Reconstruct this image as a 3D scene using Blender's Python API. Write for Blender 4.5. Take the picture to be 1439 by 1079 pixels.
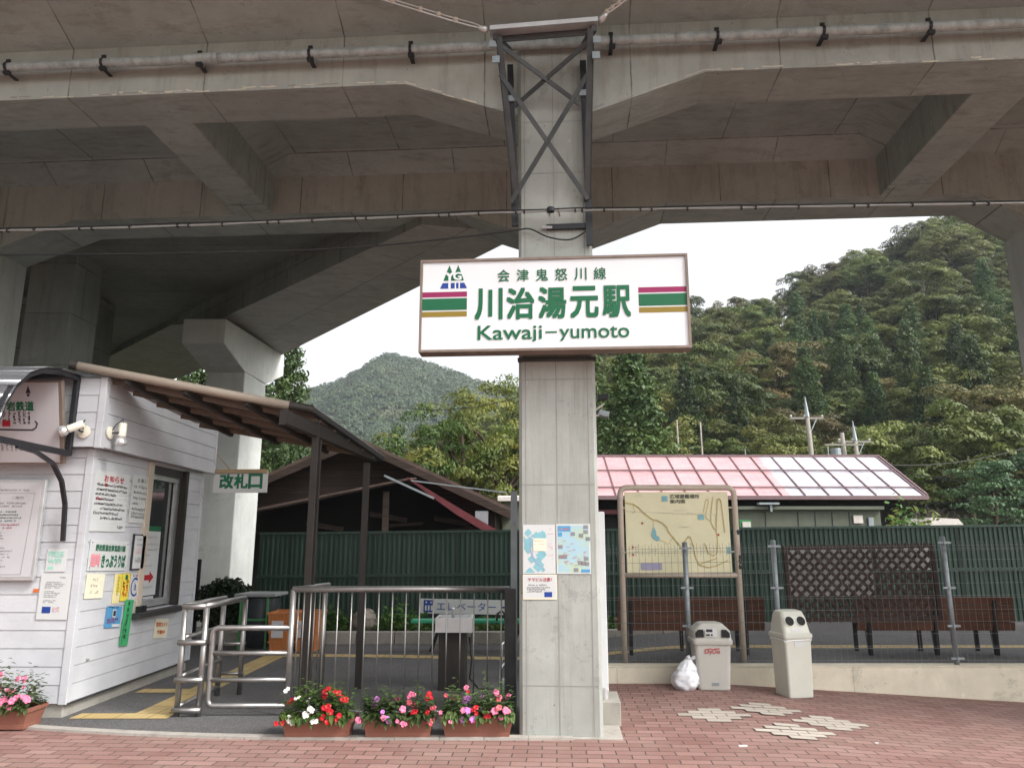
import bpy, math, random
import numpy as np
from mathutils import Vector, Matrix, noise as mn
R = math.radians
random.seed(7); RNG = np.random.default_rng(7)
scene = bpy.context.scene
for _o in list(bpy.data.objects): bpy.data.objects.remove(_o)
COL = scene.collection

# ------------------------------------------------------------------ camera
F, CX, CY, TH, H = 1060.0, 719.5, 539.5, R(12.0), 1.55
cam_d = bpy.data.cameras.new('camera'); cam = bpy.data.objects.new('camera', cam_d); COL.objects.link(cam)
cam_d.sensor_width = 36; cam_d.lens = F/1439*36; cam_d.clip_start = .05; cam_d.clip_end = 5000
cam.location = (0, 0, H); cam.rotation_euler = (R(90)+TH, 0, 0)
scene.camera = cam
# ------------------------------------------------------------------ world, sun, exposure
SUN_EL, SUN_AZ = R(44), R(118)
world = bpy.data.worlds.new('World'); scene.world = world; world.use_nodes = True
wt = world.node_tree; bg = wt.nodes['Background']
sky = wt.nodes.new('ShaderNodeTexSky'); sky.sky_type = 'NISHITA'; sky.sun_disc = False
sky.sun_elevation = SUN_EL; sky.sun_rotation = SUN_AZ; sky.air_density = 1.0; sky.dust_density = 4.0
hs = wt.nodes.new('ShaderNodeHueSaturation'); hs.inputs['Saturation'].default_value = .10
tc_ = wt.nodes.new('ShaderNodeTexCoord'); nz_ = wt.nodes.new('ShaderNodeTexNoise'); nz_.inputs['Scale'].default_value = 2.2; nz_.inputs['Detail'].default_value = 5
mr_ = wt.nodes.new('ShaderNodeMapRange'); mr_.inputs[1].default_value = .3; mr_.inputs[2].default_value = .7; mr_.inputs[3].default_value = .85; mr_.inputs[4].default_value = 1.25
mx_ = wt.nodes.new('ShaderNodeVectorMath'); mx_.operation = 'MULTIPLY'
wt.links.new(tc_.outputs['Generated'], nz_.inputs['Vector']); wt.links.new(nz_.outputs['Fac'], mr_.inputs[0])
wt.links.new(sky.outputs['Color'], hs.inputs['Color']); wt.links.new(hs.outputs['Color'], mx_.inputs[0]); wt.links.new(mr_.outputs[0], mx_.inputs[1])
wt.links.new(mx_.outputs[0], bg.inputs['Color']); bg.inputs['Strength'].default_value = .15
sl = bpy.data.lights.new('sun', 'SUN'); so = bpy.data.objects.new('sun', sl); COL.objects.link(so)
sl.energy = 1.5; sl.angle = R(14); sl.color = (1, .98, .95)
_sd = Vector((math.sin(SUN_AZ)*math.cos(SUN_EL), math.cos(SUN_AZ)*math.cos(SUN_EL), math.sin(SUN_EL)))
so.rotation_euler = _sd.to_track_quat('Z', 'Y').to_euler()
vs = scene.view_settings; vs.view_transform = 'Standard'; vs.look = 'None'; vs.gamma = 1; vs.exposure = 1.17
scene.cycles.max_bounces = 8; scene.cycles.diffuse_bounces = 5; scene.cycles.transparent_max_bounces = 12

# ------------------------------------------------------------------ pixel -> point helpers (photo pixels, 1439 x 1079)
def ray(px, py):
    u, v = (px-CX)/F, (CY-py)/F
    return Vector((u, math.cos(TH)-v*math.sin(TH), math.sin(TH)+v*math.cos(TH)))
O = Vector((0, 0, H))
def aY(px, py, Y): d = ray(px, py); return O+d*(Y/d.y)
def aX(px, py, X): d = ray(px, py); return O+d*(X/d.x)
def aZ(px, py, Z): d = ray(px, py); return O+d*((Z-H)/d.z)
def aP(px, py, P, n):
    d = ray(px, py); return O+d*((Vector(P)-O).dot(n)/d.dot(n))

# ------------------------------------------------------------------ materials
MATS = {}
class NT:
    def __init__(s, name):
        s.m = bpy.data.materials.new(name); s.m.use_nodes = True; s.t = s.m.node_tree
        s.b = s.t.nodes['Principled BSDF']; s.out = s.t.nodes['Material Output']; MATS[name] = s.m
    def n(s, typ, **kw):
        x = s.t.nodes.new(typ)
        for k, v in kw.items():
            if k.startswith('i_'):
                key = k[2:]; key = int(key) if key.isdigit() else key.replace('_', ' ')
                if isinstance(v, bpy.types.NodeSocket): s.t.links.new(v, x.inputs[key])
                else: x.inputs[key].default_value = v
            else: setattr(x, k, v)
        return x
    def l(s, a, b): s.t.links.new(a, b)
    def pos(s, scale=(1, 1, 1), obj=False):
        g = s.n('ShaderNodeTexCoord').outputs['Object'] if obj else s.n('ShaderNodeNewGeometry').outputs['Position']
        m = s.n('ShaderNodeMapping'); m.inputs['Scale'].default_value = scale; s.l(g, m.inputs['Vector']); return m.outputs[0]
    def noise(s, vec, scale, detail=4, rough=.6):
        return s.n('ShaderNodeTexNoise', i_Vector=vec, i_Scale=scale, i_Detail=detail, i_Roughness=rough).outputs['Fac']
    def ramp(s, fac, stops):
        r = s.n('ShaderNodeValToRGB', i_Fac=fac); e = r.color_ramp.elements
        while len(e) < len(stops): e.new(.5)
        for q, (p, c) in zip(e, stops):
            q.position = p; q.color = (c, c, c, 1) if isinstance(c, (int, float)) else (*c, 1)
        return r.outputs['Color']
    def mix(s, fac, a, b, blend='MIX'):
        x = s.n('ShaderNodeMix', data_type='RGBA', blend_type=blend)
        for key, v in ((0, fac), (6, a), (7, b)):
            if isinstance(v, bpy.types.NodeSocket): s.l(v, x.inputs[key])
            else: x.inputs[key].default_value = v if isinstance(v, (int, float)) else (*v, 1)
        return x.outputs[2]
    def bump(s, h, strength, dist=.01):
        x = s.n('ShaderNodeBump', i_Height=h, i_Strength=strength, i_Distance=dist); s.l(x.outputs[0], s.b.inputs['Normal'])
    def base(s, c):
        if isinstance(c, bpy.types.NodeSocket): s.l(c, s.b.inputs['Base Color'])
        else: s.b.inputs['Base Color'].default_value = (*c, 1)
    def set(s, rough=.6, metal=0, spec=.4):
        s.b.inputs['Roughness'].default_value = rough; s.b.inputs['Metallic'].default_value = metal
        s.b.inputs['Specular IOR Level'].default_value = spec
def sc(c, k): return tuple(min(1, x*k) for x in c)

def simple(name, c, rough=.6, metal=0, spec=.4, var=.12, scale=6, bump=0, grime=0, bscale=60):
    t = NT(name); p = t.pos()
    n = t.noise(p, scale, 5)
    col = t.mix(t.ramp(n, [(.3, 0.), (.7, 1.)]), sc(c, 1-var), sc(c, 1+var))
    if grime:
        g = t.noise(t.pos((9, 9, 1.2)), 1.6, 6, .7)
        col = t.mix(t.ramp(g, [(.52, 0.), (.75, grime)]), col, sc(c, .35))
    t.base(col); t.set(rough, metal, spec)
    if bump: t.bump(t.noise(p, bscale, 4), bump)
    return t.m

def concrete(name, c, streak=(7, 7, .45), stain=.5, joints=None, yaw=0):
    t = NT(name); p = t.pos()
    big = t.noise(p, .7, 6, .65); mid = t.noise(p, 5, 6, .7); fine = t.noise(p, 90, 4, .7)
    col = t.mix(t.ramp(big, [(.3, 0.), (.7, 1.)]), sc(c, .82), sc(c, 1.12))
    col = t.mix(t.ramp(mid, [(.35, .35), (.65, 0.)]), col, sc(c, .72))
    st = t.noise(t.pos(streak), 1.3, 6, .75)
    col = t.mix(t.ramp(st, [(.5, 0.), (.72, stain)]), col, (c[0]*.45, c[1]*.43, c[2]*.38))
    st2 = t.noise(t.pos((streak[0]*1.7, streak[1]*1.7, streak[2]*1.7)), 1.1, 4, .6)
    col = t.mix(t.ramp(st2, [(.62, 0.), (.8, .35)]), col, sc(c, 1.35))
    bl = t.noise(t.pos((1, 1, 1)), 1.9, 9, .82)
    col = t.mix(t.ramp(bl, [(.585, 0.), (.61, .35)]), col, sc(c, .5))
    lm = t.noise(t.pos((2.2, 2.2, 1.4)), 2.6, 8, .85); col = t.mix(t.ramp(lm, [(.63, 0.), (.66, .5)]), col, sc(c, 1.5))
    vo = t.n('ShaderNodeTexVoronoi', i_Vector=p, i_Scale=7.0, i_Randomness=1.0).outputs['Distance']
    pit = t.ramp(vo, [(.03, 1.), (.055, 0.)])
    col = t.mix(pit, col, sc(c, .3))
    if joints:   # formwork joints: (axis pair, panel w, panel h)
        ax, w, h = joints
        sep = t.n('ShaderNodeSeparateXYZ'); rot = t.n('ShaderNodeVectorRotate', rotation_type='Z_AXIS', i_Angle=yaw)
        t.l(t.pos(), rot.inputs['Vector']); t.l(rot.outputs[0], sep.inputs[0])
        cmb = t.n('ShaderNodeCombineXYZ'); t.l(sep.outputs[ax[0]], cmb.inputs[0]); t.l(sep.outputs[ax[1]], cmb.inputs[1])
        wob = t.n('ShaderNodeVectorMath', operation='MULTIPLY_ADD'); 
        nn = t.n('ShaderNodeTexNoise', i_Vector=p, i_Scale=9.0); t.l(nn.outputs['Color'], wob.inputs[0]); wob.inputs[1].default_value = (.012, .012, 0); t.l(cmb.outputs[0], wob.inputs[2])
        br = t.n('ShaderNodeTexBrick', offset=.5, i_Vector=wob.outputs[0], i_Scale=1.0, i_Color1=(0, 0, 0, 1), i_Color2=(.25, .25, .25, 1), i_Mortar=(1, 1, 1, 1))
        br.inputs['Mortar Size'].default_value = .0085; br.inputs['Mortar Smooth'].default_value = .3
        br.inputs['Brick Width'].default_value = w; br.inputs['Row Height'].default_value = h
        jf = t.mix(.5, br.outputs['Color'], br.outputs['Color'])
        jn = t.mix(t.ramp(t.noise(p, 3, 3), [(.35, .35), (.6, .95)]), (0, 0, 0), jf)
        col = t.mix(jn, col, sc(c, .28))
    t.base(col); t.set(.88, 0, .25)
    h = t.mix(.5, fine, mid); t.bump(h, .35, .006)
    return t.m

def wood(name, c, axis='X', scale=1, plank=None, rough=.75, contrast=.5):
    t = NT(name); s = {'X': (1, 14, 14), 'Y': (14, 1, 14), 'Z': (14, 14, 1)}[axis]
    g = t.noise(t.pos(s), 2.0*scale, 7, .7); b = t.noise(t.pos(), 1.5, 3)
    col = t.mix(t.ramp(g, [(.3, 0.), (.7, 1.)]), sc(c, 1-contrast), sc(c, 1+contrast))
    col = t.mix(t.ramp(b, [(.35, .4), (.65, 0.)]), col, sc(c, .5))
    h = g
    if plank:
        sep = t.n('ShaderNodeSeparateXYZ'); t.l(t.pos(), sep.inputs[0])
        m = t.n('ShaderNodeMath', operation='MODULO', i_0=sep.outputs[2], i_1=plank)
        ln = t.ramp(m.outputs[0], [(.0, 1.), (.025, 0.)]); 
        cell = t.n('ShaderNodeMath', operation='FLOOR', i_0=t.n('ShaderNodeMath', operation='DIVIDE', i_0=sep.outputs[2], i_1=plank).outputs[0])
        wn = t.n('ShaderNodeTexWhiteNoise', noise_dimensions='1D', i_W=cell.outputs[0])
        col = t.mix(t.ramp(wn.outputs['Value'], [(0, .5), (1, 0.)]), col, sc(c, .4)); col = t.mix(ln, col, sc(c, .1))
    t.base(col); t.set(rough, 0, .3); t.bump(h, .3, .006)
    return t.m

def leafmat(name, cols, rough=.55, transl=.25, nscale=1.2, hue=.03):
    t = NT(name); p = t.pos()
    oi = t.n('ShaderNodeObjectInfo').outputs['Random']
    n = t.noise(p, nscale, 3, .5)
    stops = [(.25+.5*i/(len(cols)-1), c) for i, c in enumerate(cols)]
    col = t.ramp(n, stops)
    fine = t.noise(p, nscale*14, 2)
    col = t.mix(t.ramp(fine, [(.35, .45), (.6, 0.)]), col, sc(cols[0], .55))
    hsv = t.n('ShaderNodeHueSaturation', i_Color=col)
    mr = t.n('ShaderNodeMapRange', i_0=oi); mr.inputs[3].default_value = .5-hue; mr.inputs[4].default_value = .5+hue*.6
    mv = t.n('ShaderNodeMapRange', i_0=t.n('ShaderNodeMath', operation='FRACT', i_0=t.n('ShaderNodeMath', operation='MULTIPLY', i_0=oi, i_1=7.3).outputs[0]).outputs[0])
    mv.inputs[3].default_value = .72; mv.inputs[4].default_value = 1.55
    t.l(mr.outputs[0], hsv.inputs['Hue']); t.l(mv.outputs[0], hsv.inputs['Value'])
    t.base(hsv.outputs[0]); t.set(rough, 0, .3)
    if transl:
        tr = t.n('ShaderNodeBsdfTranslucent'); t.l(hsv.outputs[0], tr.inputs['Color'])
        ms = t.n('ShaderNodeMixShader', i_0=transl); t.l(t.b.outputs[0], ms.inputs[1]); t.l(tr.outputs[0], ms.inputs[2]); t.l(ms.outputs[0], t.out.inputs['Surface'])
    return t.m

# ------------------------------------------------------------------ mesh builder
WORLD = {}
def wloc(o):
    return WORLD.get(o.name, Vector((0, 0, 0))) if o else Vector((0, 0, 0))
class MB:
    def __init__(s): s.v = []; s.f = []; s.mi = []; s.k = 0
    def add(s, vs, fs):
        b = len(s.v); s.v += [tuple(x) for x in vs]; s.f += [tuple(i+b for i in f) for f in fs]; s.mi += [s.k]*len(fs); return s
    def box(s, a, b):
        (x0, y0, z0), (x1, y1, z1) = a, b
        x0, x1 = sorted((x0, x1)); y0, y1 = sorted((y0, y1)); z0, z1 = sorted((z0, z1))
        return s.add([(x0, y0, z0), (x1, y0, z0), (x1, y1, z0), (x0, y1, z0), (x0, y0, z1), (x1, y0, z1), (x1, y1, z1), (x0, y1, z1)],
                     [(0, 3, 2, 1), (4, 5, 6, 7), (0, 1, 5, 4), (1, 2, 6, 5), (2, 3, 7, 6), (3, 0, 4, 7)])
    def obox(s, o, a, b, c):   # origin corner and three edge vectors
        o, a, b, c = map(Vector, (o, a, b, c))
        vs = [o, o+a, o+a+b, o+b, o+c, o+a+c, o+a+b+c, o+b+c]
        f = [(0, 3, 2, 1), (4, 5, 6, 7), (0, 1, 5, 4), (1, 2, 6, 5), (2, 3, 7, 6), (3, 0, 4, 7)]
        if a.cross(b).dot(c) < 0: f = [t[::-1] for t in f]
        return s.add(vs, f)
    def beam(s, p, q, w, h, up=(0, 0, 1)):   # bar of section w x h between two points
        p, q = Vector(p), Vector(q); d = (q-p).normalized(); x = d.cross(Vector(up))
        if x.length < 1e-4: x = d.cross(Vector((1, 0, 0)))
        x.normalize(); z = x.cross(d)
        return s.obox(p-x*w/2-z*h/2, q-p, x*w, z*h)
    def quad(s, *p): return s.add(p, [tuple(range(len(p)))])
    def prism(s, poly, ex):
        ex = Vector(ex); n = len(poly); P = [Vector(p) for p in poly]
        nn = Vector((0, 0, 0))
        for i in range(n): nn += P[i].cross(P[(i+1) % n])
        fs = [tuple(range(n))[::-1], tuple(range(n, 2*n))]+[(i, (i+1) % n, (i+1) % n+n, i+n) for i in range(n)]
        if nn.dot(ex) < 0: fs = [f[::-1] for f in fs]
        return s.add(P+[p+ex for p in P], fs)
    def tube(s, pts, r, n=8, cap=True):
        pts = [Vector(p) for p in pts]; m = len(pts); rr = r if isinstance(r, (list, tuple)) else [r]*m
        vs = []; ref = None
        for i, p in enumerate(pts):
            d = (pts[min(i+1, m-1)]-pts[max(i-1, 0)]).normalized()
            if ref is None: ref = Vector((0, 0, 1)) if abs(d.z) < .9 else Vector((1, 0, 0))
            x = d.cross(ref).normalized(); y = x.cross(d).normalized(); ref = y
            for k in range(n):
                a = 2*math.pi*k/n; vs.append(p+(x*math.cos(a)+y*math.sin(a))*rr[i])
        fs = [(i*n+k, (i+1)*n+k, (i+1)*n+(k+1) % n, i*n+(k+1) % n) for i in range(m-1) for k in range(n)]
        if cap: fs += [tuple(range(n)), tuple(range((m-1)*n, m*n))[::-1]]
        return s.add(vs, fs)
    def lathe(s, prof, c, n=20, axis='Z', sx=1, sy=1):
        c = Vector(c); vs = []
        for r, z in prof:
            for k in range(n):
                a = 2*math.pi*k/n; x, y = r*math.cos(a)*sx, r*math.sin(a)*sy
                vs.append(c+(Vector((x, y, z)) if axis == 'Z' else Vector((x, -z, y)) if axis == 'Y' else Vector((z, x, y))))
        m = len(prof)
        fs = [(i*n+k, i*n+(k+1) % n, (i+1)*n+(k+1) % n, (i+1)*n+k) for i in range(m-1) for k in range(n)]
        fs += [tuple(range(n))[::-1], tuple(range((m-1)*n, m*n))]
        return s.add(vs, fs)
    def build(s, name, mats, parent=None, smooth=False, bevel=0, seg=2):
        me = bpy.data.meshes.new(name); off = wloc(parent)
        me.from_pydata([(x-off.x, y-off.y, z-off.z) for x, y, z in s.v], [], s.f)
        if not isinstance(mats, (list, tuple)): mats = [mats]
        for m in mats: me.materials.append(MATS[m] if isinstance(m, str) else m)
        if len(mats) > 1: me.polygons.foreach_set('material_index', s.mi)
        if smooth: me.polygons.foreach_set('use_smooth', [True]*len(me.polygons))
        me.update()
        o = bpy.data.objects.new(name, me); COL.objects.link(o)
        if parent: o.parent = parent; WORLD[o.name] = off
        if smooth == 'auto' or (smooth and bevel): pass
        if bevel:
            b = o.modifiers.new('bevel', 'BEVEL'); b.width = bevel; b.segments = seg; b.limit_method = 'ANGLE'; b.angle_limit = R(40)
        return o
def tag(o, label=None, cat=None, group=None, kind=None):
    if label: o['label'] = label
    if cat: o['category'] = cat
    if group: o['group'] = group
    if kind: o['kind'] = kind
    return o
def thing(name, label, cat, loc=(0, 0, 0), group=None):
    o = bpy.data.objects.new(name, None); COL.objects.link(o); o.location = loc; o.empty_display_size = .1
    WORLD[o.name] = Vector(loc); return tag(o, label, cat, group)
def rename_world(o): WORLD[o.name] = Vector(o.location)
def copy_tree(o, loc, rz=0, scale=1, label=None, group=None):
    c = o.copy(); COL.objects.link(c); c.location = loc; c.rotation_euler = (0, 0, rz); c.scale = (scale,)*3 if not isinstance(scale, tuple) else scale
    if label: c['label'] = label
    if group: c['group'] = group
    def rec(a, b):
        for ch in KIDS.get(a.name, []):
            d = ch.copy(); COL.objects.link(d); d.parent = b; rec(ch, d)
    rec(o, c); return c
KIDS = {}
def index_kids():
    KIDS.clear()
    for o in bpy.data.objects:
        if o.parent: KIDS.setdefault(o.parent.name, []).append(o)

# ------------------------------------------------------------------ lettering
_tc = {}
def glyphs(body, bold=0.):
    key = (body, bold)
    if key in _tc: return _tc[key]
    cu = bpy.data.curves.new('t', 'FONT'); cu.body = body; cu.size = 1; cu.offset = bold; cu.resolution_u = 3
    ob = bpy.data.objects.new('t', cu); COL.objects.link(ob)
    dg = bpy.context.evaluated_depsgraph_get(); me = ob.evaluated_get(dg).to_mesh()
    vs = [tuple(v.co) for v in me.vertices]; fs = [tuple(p.vertices) for p in me.polygons]
    ob.evaluated_get(dg).to_mesh_clear(); bpy.data.objects.remove(ob); bpy.data.curves.remove(cu)
    _tc[key] = (vs, fs); return vs, fs
class Panel:
    """a flat rectangle in space: bottom-left corner, unit right, unit up, width, height"""
    def __init__(s, bl, right, up, w, h):
        s.o = Vector(bl); s.r = Vector(right).normalized(); s.u = Vector(up).normalized(); s.w = w; s.h = h; s.n = s.r.cross(s.u)
    @staticmethod
    def quad(tl, tr, br, bl):
        r = ((tr-tl)+(br-bl))/2; u = ((tl-bl)+(tr-br))/2; c = (tl+tr+br+bl)/4
        u = (u-r*(u.dot(r)/r.length_squared))
        return Panel(c-r/2-u/2, r, u, r.length, u.length)
    def p(s, x, y, d=0.): return s.o+s.r*x+s.u*y+s.n*d
    def slab(s, mb, th=.004, x0=0, y0=0, x1=None, y1=None, d=0.):
        x1 = s.w if x1 is None else x1; y1 = s.h if y1 is None else y1
        return mb.obox(s.p(x0, y0, d), s.r*(x1-x0), s.u*(y1-y0), s.n*th)
    def rect(s, mb, x0, y0, x1, y1, d=.003):
        return mb.quad(s.p(x0, y0, d), s.p(x1, y0, d), s.p(x1, y1, d), s.p(x0, y1, d))
    def poly(s, mb, pts, d=.003): return mb.quad(*[s.p(x, y, d) for x, y in pts])
    def line(s, mb, pts, w, d=.003):
        for (a, b), (c, e) in zip(pts[:-1], pts[1:]):
            dx, dy = c-a, e-b; L = math.hypot(dx, dy) or 1; nx, ny = -dy/L*w/2, dx/L*w/2
            ex, ey = dx/L*w*.3, dy/L*w*.3
            s.poly(mb, [(a-nx*-1-ex, b+ny-ey), (a-nx-ex, b-ny-ey), (c-nx+ex, e-ny+ey), (c+nx+ex, e+ny+ey)], d)
    def text(s, mb, body, x0, y0, x1, y1, d=.0045, bold=.0):
        vs, fs = glyphs(body, 0.)
        if not vs: return
        xs = [v[0] for v in vs]; ys = [v[1] for v in vs]
        kx = (x1-x0)/(max(xs)-min(xs) or 1); ky = (y1-y0)/(max(ys)-min(ys) or 1)
        offs = [(0, 0)] if bold <= 0 else [(0, 0), (bold, bold), (-bold, bold), (bold, -bold), (-bold, -bold)]
        for i, (ox, oy) in enumerate(offs):   # heavier letters: the outline laid on itself, each a hair above the last
            mb.add([s.p(x0+(v[0]-min(xs)+ox)*kx, y0+(v[1]-min(ys)+oy)*ky, d+i*.00025) for v in vs], fs)
    def textb(s, mb, body, x0, x1, base, em, d=.0045, bold=.0):
        vs, fs = glyphs(body, 0.); xs = [v[0] for v in vs]; k = (x1-x0)/(max(xs)-min(xs))
        for i, (ox, oy) in enumerate([(0, 0), (bold, bold), (-bold, bold), (bold, -bold), (-bold, -bold)]):
            mb.add([s.p(x0+(v[0]-min(xs)+ox)*k, base+((v[1] if v[1] > 0 else v[1]*.5)+oy)*em, d+i*.00025) for v in vs], fs)
    def spaced(s, mb, body, x0, y0, x1, y1, gap=.3, d=.0045, bold=0.):
        n = len(body); cw = (x1-x0)/(n+gap*(n-1))
        for i, ch in enumerate(body):
            a = x0+i*cw*(1+gap); s.text(mb, ch, a, y0, a+cw, y1, d, bold)
    def scribble(s, mb, x0, y0, x1, y1, size, fill=.95, d=.004, vertical=False, sw=.16):
        """a line of writing too small to read: little stroke clusters"""
        L = (y1-y0) if vertical else (x1-x0); n = max(1, int(L/size))
        for i in range(n):
            if random.random() > fill: continue
            cx, cy = (x0, y1-(i+1)*size) if vertical else (x0+i*size, y0)
            g = size*.84; w = size*sw
            for k in range(random.choice((3, 4, 4))):
                a, b = random.random()*g, random.random()*g
                if k % 2 == 0: s.rect(mb, cx+.05*g, cy+b, cx+g*random.uniform(.7, 1), cy+b+w, d)
                else: s.rect(mb, cx+a, cy+.05*g, cx+a+w, cy+g*random.uniform(.7, 1), d)

exec_parts = True
# ------------------------------------------------------------------ material library
concrete('concrete_column', (.36, .37, .34), (5, 5, .35), .45)
concrete('concrete_face', (.42, .435, .40), (4, 4, .5), .55, joints=((0, 2), 1.45, 2.3), yaw=R(3.9))
concrete('concrete_soffit', (.355, .395, .375), (1.6, 6, 1.2), .6, joints=((0, 1), 1.45, 3.1), yaw=R(3.9))
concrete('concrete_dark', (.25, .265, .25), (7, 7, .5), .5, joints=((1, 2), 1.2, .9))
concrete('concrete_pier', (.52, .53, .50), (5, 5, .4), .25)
concrete('concrete_branch_lit', (.44, .44, .41), (1.6, 6, 1.2), .5, joints=((0, 1), 1.3, 2.0), yaw=R(50))  # lighter copy of the soffit concrete, sky light put into its colour
concrete('concrete_block', (.36, .34, .30), (5, 5, 3), .5)
concrete('wall_cream', (.70, .64, .51), (3, 3, 1.0), .22)
concrete('kerb', (.40, .37, .33), (5, 5, 5), .5)
simple('joint', (.26, .25, .235), .9)
simple('steel_grey', (.055, .055, .055), .5, .3, var=.25, bump=.1, grime=.3)
simple('steel_light', (.62, .62, .62), .38, .7, var=.1)
simple('stainless', (.34, .325, .31), .36, .85, var=.1, scale=20)
simple('galvanised', (.27, .30, .315), .5, .5, var=.15)
simple('zinc_pipe', (.34, .37, .36), .55, .0, var=.3, scale=9, grime=.6)
simple('black_metal', (.02, .02, .023), .4, .1, var=.2)
simple('brown_post', (.032, .027, .023), .5, .2, var=.2, scale=3, grime=.3)
simple('tan_pipe', (.30, .25, .20), .5, 0, var=.08, scale=3)
simple('cable_black', (.015, .015, .015), .55)
simple('cable_grey', (.24, .23, .215), .5, .2)
simple('rust', (.20, .07, .03), .9)
simple('porcelain', (.5, .42, .34), .35)
simple('white_plastic', (.58, .59, .60), .4, var=.03)
simple('cream_plastic', (.70, .66, .55), .45, var=.05)
simple('paper', (.55, .56, .55), .7, var=.03, scale=3)
simple('paper_cream', (.72, .68, .52), .7, var=.05, scale=4)
simple('paper_yellow', (.72, .58, .06), .6, var=.06)
simple('paper_yellow_pale', (.74, .66, .34), .6, var=.06)
simple('paper_blue', (.08, .28, .50), .55, var=.06)
simple('paper_green', (.05, .36, .14), .6, var=.1)
simple('ink_black', (.03, .03, .035), .6)
simple('ink_grey', (.22, .22, .24), .6)
simple('ink_green', (.004, .115, .045), .5, var=.04)
simple('ink_dark_green', (.01, .13, .06), .5, var=.04)
simple('ink_red', (.42, .015, .03), .5)
simple('ink_pink', (.75, .30, .34), .5)
simple('ink_blue', (.012, .045, .25), .5)
simple('ink_magenta', (.27, .012, .085), .5, var=.04)
simple('ink_gold', (.25, .17, .02), .5, var=.04)
simple('ink_orange', (.60, .14, .03), .5)
simple('sign_frame', (.22, .17, .14), .5, .2, var=.12, grime=.4)
simple('panel_pink', (.50, .485, .50), .35, var=.03, scale=2)
simple('glass_bulb', (.75, .75, .74), .08, .6)
simple('terracotta', (.22, .088, .06), .6, var=.1, scale=5, bump=.08)
simple('soil', (.04, .028, .02), .95, bump=.4)
simple('bag_white', (.78, .79, .82), .35, var=.04, spec=.6)
simple('bin_grey', (.46, .45, .41), .42, var=.05, scale=3, grime=.12)
simple('bin_cream', (.54, .54, .47), .42, var=.05, scale=3, grime=.12)
simple('hole_dark', (.012, .012, .012), .8)
simple('rock', (.30, .26, .22), .9, var=.4, scale=7, bump=.6, bscale=12)
simple('crate_orange', (.46, .17, .05), .5, var=.12, scale=4, grime=.3)
simple('green_plank', (.04, .36, .20), .5, var=.08)
simple('lid_grey', (.26, .27, .27), .5, var=.2, scale=8, grime=.4)
simple('bag_dark', (.03, .035, .04), .3, var=.3, scale=8)
simple('green_frame', (.06, .22, .08), .5)
simple('shed_olive', (.105, .115, .085), .6, .1, var=.1, scale=2, grime=.3)
simple('trunk', (.07, .05, .035), .95, var=.3, scale=4, bump=.5, bscale=15)
simple('trunk_pale', (.24, .21, .18), .95, var=.3, scale=4, bump=.3)
simple('pole_concrete', (.24, .22, .19), .85, var=.1)
simple('roof_far', (.55, .50, .46), .7)
wood('wood_dark', (.045, .030, .023), 'X', plank=.22, contrast=.6)
wood('wood_lattice', (.035, .022, .018), 'X', contrast=.4)
wood('bench_brown', (.115, .052, .032), 'X', contrast=.3, rough=.55)
wood('batten', (.36, .26, .15), 'X', contrast=.25)
simple('barn_roof', (.085, .055, .045), .7, .1, var=.3, scale=3, grime=.5)
simple('maroon_roof', (.14, .035, .04), .4, .2, var=.15, grime=.3)
simple('shade_black', (.008, .007, .006), .95)  # near-black colour that stands in for deep shade

# green corrugated sheet
t = NT('green_sheet'); col = t.mix(t.ramp(t.noise(t.pos((8, 8, .5)), 1.2, 5), [(.35, 0.), (.7, 1.)]), (.022, .045, .034), (.042, .074, .056))
col = t.mix(t.ramp(t.noise(t.pos(), 2.5, 6, .7), [(.6, 0.), (.8, .4)]), col, (.06, .075, .06)); t.base(col); t.set(.42, .1, .4)
# weathered white boards
t = NT('white_board'); p = t.pos()
col = t.mix(t.ramp(t.noise(p, 2, 5), [(.3, 0.), (.7, 1.)]), (.44, .445, .465), (.55, .555, .575))
mask = t.noise(t.pos((1.2, 1.2, 9)), 2.2, 7, .8)
col = t.mix(t.ramp(mask, [(.57, 0.), (.66, .55)]), col, (.36, .35, .34))
fl = t.noise(t.pos((3, 3, 14)), 5, 6, .8); col = t.mix(t.ramp(fl, [(.62, 0.), (.66, .7)]), col, (.30, .28, .26))
col = t.mix(t.ramp(t.noise(t.pos((10, 10, .8)), 1.4, 5, .7), [(.58, 0.), (.78, .35)]), col, (.38, .36, .34))
t.base(col); t.set(.6, 0, .35); t.bump(t.noise(t.pos((2, 2, 30)), 6, 4), .15, .004)
# sign face: white acrylic
t = NT('sign_face'); p = t.pos()
col = t.mix(t.ramp(t.noise(p, 1.1, 3), [(.4, 0.), (.7, 1.)]), (.70, .70, .71), (.76, .76, .77))
st = t.noise(t.pos((5, 5, .25)), 1.5, 4, .6); col = t.mix(t.ramp(st, [(.6, 0.), (.8, .3)]), col, (.60, .58, .54))
t.base(col); t.set(.22, 0, .5); t.b.inputs['Coat Weight'].default_value = .3
# asphalt
t = NT('asphalt'); p = t.pos(); v = t.n('ShaderNodeTexVoronoi', i_Vector=p, i_Scale=110.0)
col = t.mix(t.ramp(t.noise(p, .8, 5), [(.3, 0.), (.7, 1.)]), (.060, .058, .060), (.105, .10, .10))
col = t.mix(t.ramp(v.outputs['Color'], [(.3, 0.), (.95, .55)]), col, (.22, .21, .20))
col = t.mix(t.ramp(t.noise(p, 3.5, 6, .75), [(.58, 0.), (.72, .35)]), col, (.16, .15, .14)); t.base(col); t.set(.85, 0, .3); t.bump(v.outputs['Distance'], .5, .006)
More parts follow.
